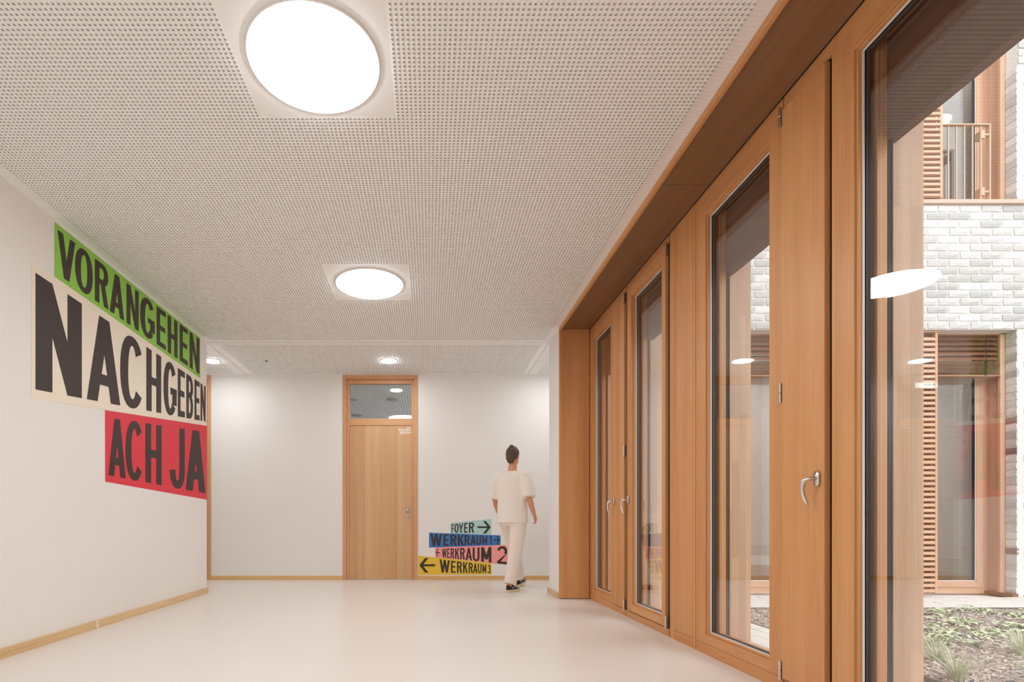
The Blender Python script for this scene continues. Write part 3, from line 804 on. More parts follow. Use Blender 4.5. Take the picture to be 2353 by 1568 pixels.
# outer piers between the lights, timber clad towards the openings
pn = ['beside the far light', 'beside the opening sash', 'between the two near lights', 'right of the nearest light', 'beside the viewpoint', 'behind the viewpoint', 'last behind the viewpoint']
for (a, b), t in zip(piers, pn):
    r_ = empty('trim_%d' % (8 + piers.index((a, b))), (1.96, (a+b)/2, 0), kind='structure', label='outer timber-clad pier ' + t)
    bx(G_OUT + 0.001, 2.040, a + 0.022, b - 0.022, 0.083, 3.02).build('pier_core', M['wood_out'], r_)
    for y0, y1 in ((b - 0.022, b), (a, a + 0.022)):
        bx(G_OUT + 0.065, 2.067, y0, y1, 0.083, 3.02).build('jamb_board', M['wood_out'], r_, bevel=0.002)
        bx(G_OUT, G_OUT + 0.065, y0, y1, 0.083, 3.02).build('jamb_strip', M['wood'], r_)
    bx(2.040, 2.062, a + 0.022, b - 0.022, 0.083, 3.02).build('front_board', M['wood_out'], r_)
    bx(G_OUT + 0.001, 2.067, a, b, 0.0, 0.083).build('plinth', M['metal_trim'], r_)
# far jamb reveal outside
fj = bx(G_OUT + 0.001, 2.067, 5.72, YJ + 0.02, 0.0, 3.02)
struct(fj, 'trim_20', M['wood_out'], 'outer timber reveal at the far end')

# wooden niche: far jamb, near jamb, soffit with edge board
jb = empty('trim_21', (XR, YJ, 0), kind='structure', label='wide wooden jamb board closing the far end of the window niche')
bx(XR - 0.004, XR + 0.012, YJ, YJ + 0.022, 0.006, ZS).build('edge_strip', M['door_frame'], jb, bevel=0.001)
bx(XR + 0.012, XW + 0.001, YJ + 0.001, YJ + 0.022, 0.006, ZS).build('jamb_board', M['wood'], jb)
bx(XW - 0.006, XW - 0.0005, YJ - 0.004, YJ + 0.001, 0, ZS).build('shadow_gap', M['dark'], jb)
bx(XR + 0.012, XW, YJ + 0.003, YJ + 0.022, 0, 0.006).build('floor_gap', M['dark'], jb)
so = empty('trim_22', (XR, 1.5, ZS), kind='structure', label='wooden soffit running above all the windows, its shade painted in as dark brown')
bx(XR - 0.002, XR + 0.020, -2.6, YJ + 0.022, ZS - 0.012, H - 0.001).build('edge_board', M['wood_y'], so, bevel=0.0015)
bx(XR + 0.020, XW + 0.078, 3.345, YJ + 0.022, ZS, H - 0.001).build('soffit_board', M['wood_shaded'], so)
bx(XR + 0.020, XW + 0.078, -2.6, 3.342, ZS, H - 0.001).build('soffit_board', M['wood_shaded'], so)
bx(XW - 0.006, XW - 0.001, -2.6, YJ, ZS - 0.0035, ZS).build('shadow_gap', M['dark'], so)
struct(bx(XR, 2.06, YN, -2.427, 0, H), 'wall_right_near', M['wall'], 'white wall behind the viewpoint on the window side')
struct(bx(XW, XW + .08, -2.6, 5.9, ZS, H + 0.02), 'trim_23', M['dark'], 'hidden head packing above the windows')

# ------------------------------------------------------------------ courtyard facade
YF = 6.0; YR = 6.13; YWIN = 6.30
ZL = 3.029; ZT = 4.44
openings = [(5.05, 6.66, -0.02, ZL), (2.95, 4.35, -0.02, ZL), (5.05, 6.66, ZT, 7.2), (2.95, 4.35, ZT, 7.2)]
wc = MB()
def wall_cells(mb, x0, x1, z0, z1, y0, y1, ops):
    xs = sorted({x0, x1} | {o[0] for o in ops} | {o[1] for o in ops}); zs = sorted({z0, z1} | {max(z0, o[2]) for o in ops} | {o[3] for o in ops})
    for i in range(len(xs)-1):
        for j in range(len(zs)-1):
            cx, cz = (xs[i]+xs[i+1])/2, (zs[j]+zs[j+1])/2
            if any(o[0] < cx < o[1] and o[2] < cz < o[3] for o in ops): continue
            mb.box(xs[i], xs[i+1], y0, y1, zs[j], zs[j+1])
wall_cells(wc, 2.06, 10.0, -0.05, 8.2, YF + 0.012, YE, openings)
court = struct(wc, 'wall_courtyard', M['mortar'], 'pale grey brick facade across the courtyard')

# brick prototypes
BL, BP = 0.2240, 0.2440
CP = (ZT - ZL) / 16.0
BHt = CP - 0.020
def brick_mb(L, Hh, D, seed):
    """rough hand-moulded brick, front face towards -Y, origin at the lower left front corner of its bed"""
    mb = MB(); rnd = random.Random(seed)
    nx, nz = max(2, int(round(L / 0.06))), 2
    g = {}
    for i in range(nx+1):
        for j in range(nz+1):
            ex = (i in (0, nx)); ez = (j in (0, nz))
            x = L*i/nx + (0 if ex else rnd.uniform(-.006, .006)) + (rnd.uniform(-.0018, .0018) if ex else 0)
            z = Hh*j/nz + rnd.uniform(-.0022, .0022)
            y = rnd.uniform(-.004, .002) + (0.0035 if (ex or ez) else -0.002)
            g[i, j] = len(mb.v); mb.v.append((x, y, z))
    for i in range(nx):
        for j in range(nz):
            mb.f.append((g[i,j], g[i+1,j], g[i+1,j+1], g[i,j+1])); mb.m.append(0)
    border = [g[i,0] for i in range(nx+1)] + [g[nx,j] for j in range(1, nz+1)] + [g[i,nz] for i in range(nx-1, -1, -1)] + [g[0,j] for j in range(nz-1, 0, -1)]
    bk = []
    for b in border:
        v = mb.v[b]; bk.append(len(mb.v)); mb.v.append((v[0], D, v[2]))
    for k in range(len(border)):
        k2 = (k+1) % len(border)
        mb.f.append((border[k2], border[k], bk[k], bk[k2])); mb.m.append(0)
    return mb
PROTO = {}
def proto(kind, tone, var):
    key = (kind, tone, var)
    if key not in PROTO:
        L, D = {'full': (BL, 0.03), 'half': (0.102, 0.03), 'deep': (0.115, 0.03)}[kind]
        PROTO[key] = brick_mb(L, BHt, D, hash((kind == 'full', tone, var)) & 1023).mesh('brick', BRICK[tone])
    return PROTO[key]
TONES = [0]*30 + [1]*20 + [2]*26 + [3]*18 + [4]*1 + [5]*1
rb = random.Random(11)
stuff = MB(); n_single = 0
def put_brick(kind, x, y, z, rz, single, w=None):
    global n_single
    tone = rb.choice(TONES)
    if z > ZL - .2 and tone > 3: tone = 1
    if kind == 'deep': tone = rb.choice((2, 2, 0, 2, 0, 3, 0, 2, 2, 2, 0, 2, 5 if z < 2 else 0, 1))  # reveal bricks picked paler, daylight on the reveal put into their tones
    var = rb.randrange(4)
    if single:
        o = bpy.data.objects.new('brick', proto(kind, tone, var)); COL.objects.link(o); o.parent = court
        o.location = (x, y, z); o.rotation_euler = (rb.uniform(-.01, .01), 0, rz + rb.uniform(-.006, .006)); n_single += 1
    else:
        L = {'full': BL, 'half': 0.1095, 'deep': 0.115}[kind]
        i0 = len(stuff.v); m_ = Matrix.Translation((x, y, z)) @ Matrix.Rotation(rz, 4, 'Z')
        stuff.box(0, L if w is None else w, rb.uniform(-.004, .002), 0.03, 0, BHt, tone); stuff.xform(m_, i0)
row = 0
z = ZL - 35 * CP
while z < 8.1:
    zb = z + 0.010
    off = (0.5 if row % 2 else 0.0) * BP + ((row * 7) % 3 - 1) * 0.004
    x = 2.10 + off - BP
    while x < 9.9:
        x0, x1 = max(x, 2.07), min(x + BL, 9.95)
        segs = [(x0, x1)]
        zc = zb + BHt / 2
        for (a, b, lo, hi) in openings:
            if lo < zc < hi:
                ns = []
                for s0, s1 in segs:
                    if s1 <= a or s0 >= b: ns.append((s0, s1)); continue
                    if s0 < a: ns.append((s0, a - 0.001))
                    if s1 > b: ns.append((b + 0.001, s1))
                segs = ns
        for s0, s1 in segs:
            w = s1 - s0
            if w < 0.02: continue
            vis = (5.54 < (s0 + s1) / 2 < 6.95 and z < 6.0) or (3.66 < (s0 + s1)/2 < 3.98 and ZL - .1 < z < ZT)
            if vis and w > BL - 0.004: put_brick('full', s0, YF, zb, 0, n_single < 300)
            elif vis and w > 0.05:
                tone = rb.choice(TONES)
                mb = brick_mb(w, BHt, 0.03, int(s0*1000 + z*77) & 4095)
                if n_single < 300:
                    o = mb.build('brick', BRICK[tone], court, origin=(s0, YF, zb)); n_single += 1
                else: put_brick('full', s0, YF, zb, 0, False, w)
            else: put_brick('full', s0, YF, zb, 0, False, w)
        x += BP
    # reveal bricks on the right side of the right-hand openings
    for (a, b, lo, hi) in (openings[0], openings[2]):
        if lo < zb + BHt/2 < hi and z < 6.0:
            put_brick('deep', b - 0.010, YF + 0.128, zb + rb.uniform(-.002, .002), R(-90), n_single < 300)
    z += CP; row += 1
stuff.build('brickwork', BRICK, court, kind='stuff')

def louvre(name, x0, x1, z0, z1, pitch, sh, label, y=6.045):
    root = empty(name, (x0, y, z0), label=label, cat='shutter', group='louvred shutters of the facade')
    bx(x1 - 0.028, x1, y, y + 0.045, z0, z1).build('stile', M['wood_facade'], root, bevel=0.002)
    bx(x0, x0 + 0.028, y, y + 0.045, z0, z1).build('stile', M['wood_facade'], root, bevel=0.002)
    bx(x0, x1 + 0.015, y - 0.012, y + 0.05, z1, z1 + 0.012).build('cap', M['wood_facade_x'], root)
    m = MB()
    i0 = 0
    m.box(0, x1 - x0 - 0.056, -0.016, 0.016, -sh/2, sh/2)
    m.xform(Matrix.Rotation(R(-12), 4, 'X'))
    me = m.mesh('slat', M['wood_facade_x'])
    zz = z0 + pitch * 0.5
    while zz < z1 - pitch * .3:
        o = bpy.data.objects.new('slat', me); COL.objects.link(o); o.parent = root
        o.location = (0.028, 0.018, zz - z0); zz += pitch
    bx(x0 + 0.1, x1 - 0.02, y + 0.06, y + 0.062, z0, z1).build('backing', M['blind'], root)
    return root
louvre('louvred_shutter', 5.22, 5.792, 0.032, 3.010, 0.0611, 0.034, 'tall louvred timber shutter at ground level left of the facade window')
louvre('louvred_shutter', 5.28, 5.850, 4.545, 7.1, 0.0620, 0.034, 'louvred timber shutter on the upper floor beside the railing')

def facade_window(n, x0, x1, z0, z1, label, upper=False):
    root = empty('window_%d' % n, ((x0+x1)/2, YWIN, z0), kind='structure', label=label)
    F = M['wood_facade']
    # timber lining of the reveal
    for xa, xb in ((x1 - 0.012, x1), (x0, x0 + 0.012)):
        bx(xa, xb, YR, YWIN, z0 + 0.02, z1).build('reveal_lining', F, root)
    s = MB(); s.box(x1 - 0.055, x1 - 0.012, YR, YR + 0.03, z0 + 0.02, z1); s.box(x0 + 0.012, x0 + 0.055, YR, YR + 0.03, z0 + 0.02, z1)
    s.build('guide_rail', F, root, bevel=0.002)
    bx(x0, x1, YR, YWIN, z1 - 0.012, z1).build('head_lining', M['wood_facade_x'], root)
    f = MB(); f.box(x1 - 0.09, x1 - 0.012, YWIN, YWIN + 0.05, z0, z1); f.box(x0 + 0.012, x0 + 0.09, YWIN, YWIN + 0.05, z0, z1)
    f.build('fixed_frame', F, root, bevel=0.002)
    f = MB(); f.box(x0 + .09, x1 - .09, YWIN, YWIN + 0.05, z0, z0 + 0.075); f.box(x0 + .09, x1 - .09, YWIN, YWIN + 0.05, z1 - 0.08, z1); f.build('fixed_rail', M['wood_facade_x'], root, bevel=0.002)
    xm = x1 - 0.82 if not upper else x1 - 0.86
    panes = [(xm, x1 - 0.09), (x0 + 0.09, xm - 0.01)]
    for a, b in panes:
        s = MB(); s.box(a, a + 0.07, YWIN - 0.012, YWIN + 0.04, z0 + .075, z1 - .08); s.box(b - 0.075, b, YWIN - 0.012, YWIN + 0.04, z0 + .075, z1 - .08)
        s.build('sash_stile', F, root, bevel=0.002)
        s = MB(); s.box(a + .07, b - .075, YWIN - 0.012, YWIN + 0.04, z0 + .075, z0 + .15); s.box(a + .07, b - .075, YWIN - 0.012, YWIN + 0.04, z1 - .16, z1 - .08)
        s.build('sash_rail', M['wood_facade_x'], root, bevel=0.002)
        s = MB()
        for xa, xb in ((a + .07, a + .078), (b - .083, b - .075)): s.box(xa, xb, YWIN - 0.004, YWIN + 0.004, z0 + .15, z1 - .16)
        s.box(a + .07, b - .075, YWIN - 0.004, YWIN + 0.004, z0 + .15, z0 + .158)
        s.build('gasket', M['gasket'], root)
        s = MB()
        for xa, xb in ((a + .07, a + .09), (b - .108, b - .083)): s.box(xa, xb, YWIN + 0.004, YWIN + 0.012, z0 + .15, z1 - .16)
        s.build('spacer', M['spacer'], root)
        bx(a + .07, b - .075, YWIN + 0.013, YWIN + 0.028, z0 + .15, z1 - .16).build('glass_pane', M['glass_far'], root)
    return root
facade_window(30, 5.05, 6.65, 0.0, ZL, 'ground-floor timber window of the brick facade beside the shutter')
facade_window(31, 2.96, 4.34, 0.0, ZL, 'ground-floor timber window of the facade nearer the pier')
facade_window(32, 5.05, 6.65, ZT + 0.04, 7.19, 'upper-floor timber window behind the railing', True)
facade_window(33, 2.96, 4.34, ZT + 0.04, 7.19, 'upper-floor timber window further left', True)
k = MB(); k.box(6.59, 6.655, 5.995, YWIN, 0.0, 0.035); struct(k, 'trim_24', M['blind'], 'dark metal foot at the corner of the ground-floor window')

def blind(x0, x1, label):
    root = empty('venetian_blind', (x0, 6.165, 2.5), label=label, cat='blind', group='external timber blinds of the facade')
    m = MB(); m.box(0, x1 - x0, -0.038, 0.038, -0.0018, 0.0018); m.xform(Matrix.Rotation(R(52), 4, 'X')); me = m.mesh('slat', M['blind'])
    zz = 2.985
    while zz > 2.72:
        o = bpy.data.objects.new('slat', me); COL.objects.link(o); o.parent = root; o.location = (0, 0, zz - 2.5); zz -= 0.0575
    m = MB(); m.box(0, x1 - x0, -0.038, 0.038, -0.002, 0.002); me2 = m.mesh('slat', M['stack'])
    zz = 2.705
    while zz > 2.56:
        o = bpy.data.objects.new('slat', me2); COL.objects.link(o); o.parent = root; o.location = (0, rb.uniform(-.003, .003), zz - 2.5); zz -= 0.0150
    bx(x0, x1, 6.165 - .04, 6.165 + .04, 2.530, 2.550).build('bottom_rail', M['stack'], root, bevel=0.002)
    for xc in (x0 + 0.38, x1 - 0.16) if x1 > 5 else (x0 + .2, x1 - .2):
        m = MB(); m.box(xc - .004, xc + .004, 6.121, 6.124, 2.72, 3.0)
        q = 2.71; s_ = 1
        while q > 2.545:
            m.box(xc - .014 + s_*.004, xc + .014 + s_*.004, 6.119, 6.124, q - 0.009, q); q -= 0.0125; s_ = -s_
        m.build('ladder_tape', M['shoe'], root)
    return root
blind(5.30, 6.585, 'half-raised brown timber blind in the right ground-floor facade window')
blind(3.02, 4.28, 'half-raised brown timber blind in the left ground-floor facade window')

# sill strips and balcony railing
struct(bx(4.95, 6.74, YF - 0.03, YWIN, ZT, ZT + 0.042), 'trim_25', M['metal_trim'], 'long copper-coloured metal sill above the brick band')
struct(bx(2.86, 4.44, YF - 0.03, YWIN, ZT, ZT + 0.042), 'trim_26', M['metal_trim'], 'copper-coloured metal sill further left')
def railing(x0, x1, y, label):
    root = empty('balcony_railing', (x0, y, ZT + 0.04), label=label, cat='railing', group='upper floor railings')
    z0, z1 = ZT + 0.042, ZT + 0.042 + 0.935
    bx(x0, x1, y - 0.02, y + 0.02, z1 - 0.014, z1).build('top_rail', M['rail'], root, bevel=0.002)
    for x in (x0, x1 - 0.014): bx(x, x + 0.014, y - 0.02, y + 0.02, z0, z1 - 0.014).build('end_post', M['rail'], root, bevel=0.001)
    me = bx(-0.006, 0.006, -0.006, 0.006, 0, z1 - 0.014 - z0).mesh('bar', M['rail'])
    x = x1 - 0.007 - 0.093
    while x > x0 + 0.03:
        o = bpy.data.objects.new('bar', me); COL.objects.link(o); o.parent = root; o.location = (x - x0, 0, z0 - ZT - 0.04); x -= 0.093
    for zz in (z1 - 0.16, z0 + 0.12):
        b_ = MB(); b_.box(x1 - 0.10, x1 - 0.06, y - 0.01, y + 0.06, zz, zz + 0.09); b_.box(x1 - 0.07, x1 - 0.012, y - 0.012, y - 0.004, zz + 0.03, zz + 0.05)
        b_.build('bracket', M['rail'], root, bevel=0.001)
railing(5.862, 6.435, 6.10, 'pale brown steel railing before the right upper window')
railing(3.02, 4.30, 6.10, 'pale brown steel railing before the left upper window')

# upper room
up = MB(); up.box(2.2, 9.9, 10.0, 10.1, 3.3, 7.4); up.box(2.1, 2.2, YE, 10, 3.3, 7.4); up.box(9.9, 10, YE, 10, 3.3, 7.4); up.box(2.2, 9.9, YE, 10, 7.3, 7.4); up.box(2.2, 9.9, YE, 10, 3.27, 3.3)
struct(up, 'wall_upper_room', M['room'], 'upstairs room behind the upper facade windows')
disc_lamp(7.2, 7.6, 0.20, M['upper_lamp'], 'upper_room_lamp', 'round lit lamp seen through the upper facade window', None, 'ceiling lamp', z=6.55)
s = MB(); s.tube([(7.2, 7.6, 6.55), (7.2, 7.6, 7.3)], [0.01, 0.01], 8, cap='flat'); s.build('lamp_rod', M['white'], None, label='thin rod carrying the upstairs lamp', cat='rod')

# own outer wall above the windows
ow = bx(1.9, 2.30, -4.5, 6.012, 3.02, 8.2); ow.box(1.9, 2.06, -4.5, -2.6, 0, 3.02)
struct(ow, 'wall_own_upper', M['mortar'], 'outer wall above the window row')
struct(bx(-7.6, 1.9, YN-.3, 8.0, H + 0.26, H + 0.4), 'ceiling_slab', M['mortar'], 'roof slab over the room')

# far side of the courtyard (outside the photograph, seen only from other positions)
bm_, bn_, bl_ = new_mat('distant_brickwork')
tcx = bn_.new('ShaderNodeNewGeometry'); sp_ = bn_.new('ShaderNodeSeparateXYZ'); cb_ = bn_.new('ShaderNodeCombineXYZ')
bl_.new(tcx.outputs['Position'], sp_.inputs[0]); bl_.new(sp_.outputs[1], cb_.inputs[0]); bl_.new(sp_.outputs[2], cb_.inputs[1])
bt_ = bn_.new('ShaderNodeTexBrick'); bt_.inputs['Scale'].default_value = 1; bt_.inputs['Brick Width'].default_value = .244; bt_.inputs['Row Height'].default_value = .088; bt_.inputs['Mortar Size'].default_value = .01
bt_.inputs['Color1'].default_value = (.52, .51, .50, 1); bt_.inputs['Color2'].default_value = (.72, .71, .70, 1); bt_.inputs['Mortar'].default_value = (.8, .79, .77, 1)
bl_.new(cb_.outputs[0], bt_.inputs['Vector']); bl_.new(bt_.outputs['Color'], bn_['Principled BSDF'].inputs['Base Color']); bn_['Principled BSDF'].inputs['Roughness'].default_value = .9
struct(bx(12.5, 12.8, -14, 6.0, -0.1, 7.0), 'wall_courtyard_east', bm_, 'pale brick wall on the far side of the courtyard')

# ------------------------------------------------------------------ ground of the courtyard
gr = empty('paving', (4, 4, 0), kind='structure', label='pale stone paving around the planting bed')
bx(2.067, 14, -14, 6.02, -0.12, -0.022).build('joint_bed', M['joint'], gr)
pav_me = []
for k in range(5):
    m = MB(); m.box(0, 0.243, 0, 0.118, -0.03, 0)
    me = m.mesh('paver', M['paver']); pav_me.append(me)
rp = random.Random(5); n_p = 0; rest = MB()
def paver(x, y, along_y=False):
    global n_p
    z = rp.uniform(-0.002, 0.002)
    if n_p < 295:
        o = bpy.data.objects.new('paver', rp.choice(pav_me)); COL.objects.link(o); o.parent = gr
        o.location = (x - 4, y - 4, z)
        if along_y: o.rotation_euler = (0, 0, R(90)); o.location = (x + 0.118 - 4, y - 4, z)
        n_p += 1
    else:
        if along_y: rest.box(x, x + .118, y, y + .243, -.03, z)
        else: rest.box(x, x + .243, y, y + .118, -.03, z)
for r_ in range(6):                       # strip at the foot of the facade
    y = 5.262 + r_ * 0.123
    x = 4.6 + (0.124 if r_ % 2 else 0)
    while x < 8.2: paver(x, y); x += 0.248
for c in range(5):                         # strip along the windows
    x = 2.09 + c * 0.123
    y = 3.0 + (0.124 if c % 2 else 0)
    while y < 5.2: paver(x, y, True); y += 0.248
for r_ in range(6):
    y = 5.262 + r_ * 0.123; x = 2.09 + (0.124 if r_ % 2 else 0)
    while x < 4.55: paver(x, y); x += 0.248
for c in range(5):
    x = 2.09 + c * 0.123
    y = 2.76 if c % 2 == 0 else 2.884
    while y > -2: y -= 0.248; paver(x, y, True)
for r_ in range(40):
    y = 2.1 - 0.02 - r_ * 0.123
    x = 2.72 + (0.124 if r_ % 2 else 0)
    while x < 8.2: paver(x, y); x += 0.248
rest.build('outer_pavers', M['paver'], gr, kind='stuff')
eg = MB(); eg.box(2.712, 9.0, 5.246, 5.254, -.05, 0.004); eg.box(2.712, 2.720, 2.12, 5.25, -.05, 0.004); eg.box(2.712, 9.0, 2.112, 2.12, -.05, 0.004)
struct(eg, 'trim_27', M['edging'], 'thin dark steel edging around the planting bed')

# planting bed
bed = MB(); N = 60; idx = {}
for i in range(N+1):
    for j in range(N+1):
        x = 2.722 + (9.0 - 2.722) * i / N; y = 2.122 + (5.244 - 2.122) * j / N
        z = -0.015 + 0.03 * noise.noise((x*1.3, y*1.3, 0)) + 0.012 * noise.noise((x*7, y*7, 3))
        if i in (0, N) or j in (0, N): z = -0.02
        idx[i, j] = len(bed.v); bed.v.append((x, y, z))
for i in range(N):
    for j in range(N):
        bed.f.append((idx[i,j], idx[i+1,j], idx[i+1,j+1], idx[i,j+1])); bed.m.append(0)
bed_o = bed.build('planting_bed', M['soil'], label='bark-covered planting bed in the courtyard', cat='planting bed', kind='structure')
def bedz(x, y): return -0.015 + 0.03 * noise.noise((x*1.3, y*1.3, 0)) + 0.012 * noise.noise((x*7, y*7, 3))
rc_ = random.Random(3)
chips = MB()
for k in range(36000):
    x = rc_.uniform(2.74, 8.9); y = 2.14 + (5.22 - 2.14) * rc_.random()
    L = rc_.uniform(0.009, 0.028); W = rc_.uniform(0.0022, 0.007); T = rc_.uniform(0.001, 0.003)
    i0 = len(chips.v)
    mi = rc_.choices((0, 1, 2, 3), (4, 5, 4, 2))[0]
    # flat splinter: wedge with six corners
    chips.v += [(-L, -W*.6, 0), (L*.8, -W, 0), (L, 0, T), (L*.7, W, 0), (-L*.8, W*.8, 0), (0, 0, T*2.2)]
    for q in ((0,1,5),(1,2,5),(2,3,5),(3,4,5),(4,0,5)):
        chips.f.append(tuple(i0+a for a in q)); chips.m.append(mi)
    chips.xform(Matrix.Translation((x, y, bedz(x, y) + rc_.uniform(0.001, 0.012))) @ Matrix.Rotation(rc_.uniform(0, 6.28), 4, 'Z') @ Matrix.Rotation(rc_.gauss(0, .35), 4, 'Y') @ Matrix.Rotation(rc_.gauss(0, .4), 4, 'X'), i0)
chips.build('bark_mulch', CHIP, bed_o, kind='stuff')

def leaf_blade(mb, base, d, up, L, W, bend, mi=0, n=4):
    """curved pointed leaf with a folded midrib"""
    d = Vector(d).normalized(); up = Vector(up); side = d.cross(up).normalized()
    i0 = len(mb.v)
    for k in range(n+1):
        t = k / n
        p = Vector(base) + d * L * t * (1 - 0.25*bend*t) + up * L * (0.55*t - bend*t*t*0.8)
        w = W * math.sin(math.pi * min(1, .12 + .88*t)) if k < n else 0.0005
        mb.v += [tuple(p + side*w), tuple(p - up*w*.25), tuple(p - side*w)]
    for k in range(n):
        a = i0 + 3*k
        for q in ((a, a+1, a+4, a+3), (a+1, a+2, a+5, a+4)):
            mb.f.append(q); mb.m.append(mi)
def cover_plant(x, y, r, n, label):
    root = empty('ground_cover_plant', (x, y, bedz(x, y)), label=label, cat='plant', group='low leafy plants in the bed')
    rr = random.Random(int(x*1000+y*77))
    stems = MB()
    for q in range(n):
        a = rr.uniform(0, 6.28); rad = r * math.sqrt(rr.random())
        bx_, by_ = x + rad*math.cos(a), y + rad*.8*math.sin(a); bz_ = bedz(bx_, by_)
        h = rr.uniform(0.015, 0.05)
        stems.tube([(bx_*.6+x*.4, by_*.6+y*.4, bz_-.003), (bx_, by_, bz_ + h)], [0.0015, 0.001], 4, cap='flat')
        m = MB()
        for c in range(rr.randint(3, 5)):
            a2 = rr.uniform(0, 6.28)
            leaf_blade(m, (bx_, by_, bz_ + h), (math.cos(a2), math.sin(a2), 0), (0, 0, 1), rr.uniform(.045, .085), rr.uniform(.014, .026), rr.uniform(.5, 1.1), 0, 3)
        m.build('leaf_rosette', LEAF[rr.choice((0, 0, 1))], root)
    stems.build('stems', LEAF[1], root)
cp = [(4.32, 4.55, .34, 34, 'leafy ground cover left of centre, behind the middle of the bed'), (5.15, 5.00, .20, 16, 'small leafy patch against the back edging'),
      (5.45, 4.72, .30, 26, 'leafy ground cover at the back right of the bed'), (3.98, 4.12, .28, 28, 'leafy ground cover in the middle of the bed, left'),
      (4.50, 3.98, .28, 26, 'leafy ground cover in the middle of the bed, right'), (3.60, 3.72, .20, 16, 'leafy ground cover front left'),
      (4.90, 4.35, .24, 20, 'leafy ground cover in the middle right'), (4.65, 4.95, .20, 14, 'leafy ground cover behind, close to the edging left')]
for a in cp: cover_plant(*a)
def tuft(x, y, n, hgt, label):
    root = empty('grass_tuft', (x, y, bedz(x, y)), label=label, cat='grass', group='grass tufts in the bed')
    rr = random.Random(int(x*977+y*131))
    m = MB()
    for q in range(n):
        a = rr.uniform(0, 6.28); L = hgt * rr.uniform(.55, 1.15)
        lean = rr.uniform(.25, .95)
        d = Vector((math.cos(a), math.sin(a), 0)); side = Vector((-d.y, d.x, 0))
        b = Vector((x, y, bedz(x, y) - .004)) + d * rr.uniform(0, .035)
        w = rr.uniform(.0016, .0030); i0 = len(m.v)
        for k in range(6):
            t = k / 5
            p = b + d * (lean * L * t**1.5) + Vector((0, 0, 1)) * (L * (t - .55 * lean * t * t))
            ww = w * (1 - t) + .0003
            m.v += [tuple(p + side*ww), tuple(p - side*ww)]
        for k in range(5):
            a_ = i0 + 2*k; m.f.append((a_, a_+1, a_+3, a_+2)); m.m.append(0)
    m.build('blades', LEAF[2], root, kind='stuff')
for a in ((2.86, 2.88, 130, .24, 'loose grass tuft at the front left of the bed, nearest the window'), (3.27, 2.80, 150, .28, 'tall pale grass tuft at the front of the bed'),
          (3.12, 3.26, 90, .20, 'thin grass tuft behind the two front ones'), (3.82, 3.42, 130, .26, 'grass tuft at the right edge of the view'),
          (3.40, 3.60, 60, .16, 'small sparse grass tuft in the middle'), (3.75, 2.98, 120, .26, 'wide grass tuft at the front right of the bed')):
    tuft(*a)

# ------------------------------------------------------------------ person
PX, PY, PA = 1.045, 6.66, R(-35)
person = empty('person', (PX, PY, 0), PA, label='person in cream T-shirt and off-white trousers walking away down the corridor', cat='person')
def body_part(mb, name, mat, voxel=0.008, smooth_it=4, disp=None, parent=person, **tags):
    me = mb.mesh(name, mat)
    o = bpy.data.objects.new(name, me); COL.objects.link(o)
    if voxel:
        r_ = o.modifiers.new('remesh', 'REMESH'); r_.mode = 'VOXEL'; r_.voxel_size = voxel
        s_ = o.modifiers.new('smooth', 'SMOOTH'); s_.iterations = smooth_it; s_.factor = 0.5
        dg_ = bpy.context.evaluated_depsgraph_get()
        me2 = bpy.data.meshes.new_from_object(o.evaluated_get(dg_))
        o.modifiers.clear(); o.data = me2; bpy.data.meshes.remove(me); me2.name = name
        if not me2.materials: me2.materials.append(mat)
        if disp:
            for v in me2.vertices:
                v.co += v.normal * disp(v.co)
        me2.polygons.foreach_set('use_smooth', [True] * len(me2.polygons))
    o.parent = parent
    return tag(o, **tags)

SH = 1.455
b = MB()
# trunk, neck, head
b.tube([(0, 0, .90), (0, .0, 1.02), (0, -.005, 1.14), (0, 0, 1.28), (0, -.005, 1.40), (0, -.005, 1.465)], [(.15, .11), (.145, .10), (.13, .09), (.155, .105), (.165, .095), (.08, .06)], 20, ref=(0, 1, 0))
b.tube([(0, -.012, 1.44), (0, .002, 1.53), (0, .015, 1.58)], [(.06, .058), (.053, .055), (.052, .055)], 16, ref=(0, 1, 0))
b.ellipsoid((0, .015, 1.690), (.074, .094, .100)); b.ellipsoid((0, .052, 1.625), (.052, .058, .062))
b.tube([(0, .098, 1.695), (0, .112, 1.672), (0, .122, 1.655)], [.010, .012, .014], 10)
b.ellipsoid((0, .104, 1.618), (.024, .010, .009)); b.ellipsoid((0, .096, 1.588), (.020, .016, .014))
for s_ in (-1, 1):
    b.ellipsoid((s_*.076, .012, 1.672), (.009, .019, .031)); b.ellipsoid((s_*.030, .094, 1.690), (.013, .008, .008))
arms = {1: [(.175, -.005, SH-.03), (.215, -.03, 1.33), (.245, -.065, 1.185), (.262, -.03, 1.07), (.272, .035, .955)],
        -1: [(-.175, -.005, SH-.03), (-.222, .0, 1.33), (-.255, .01, 1.185), (-.268, .07, 1.075), (-.265, .13, .975)]}
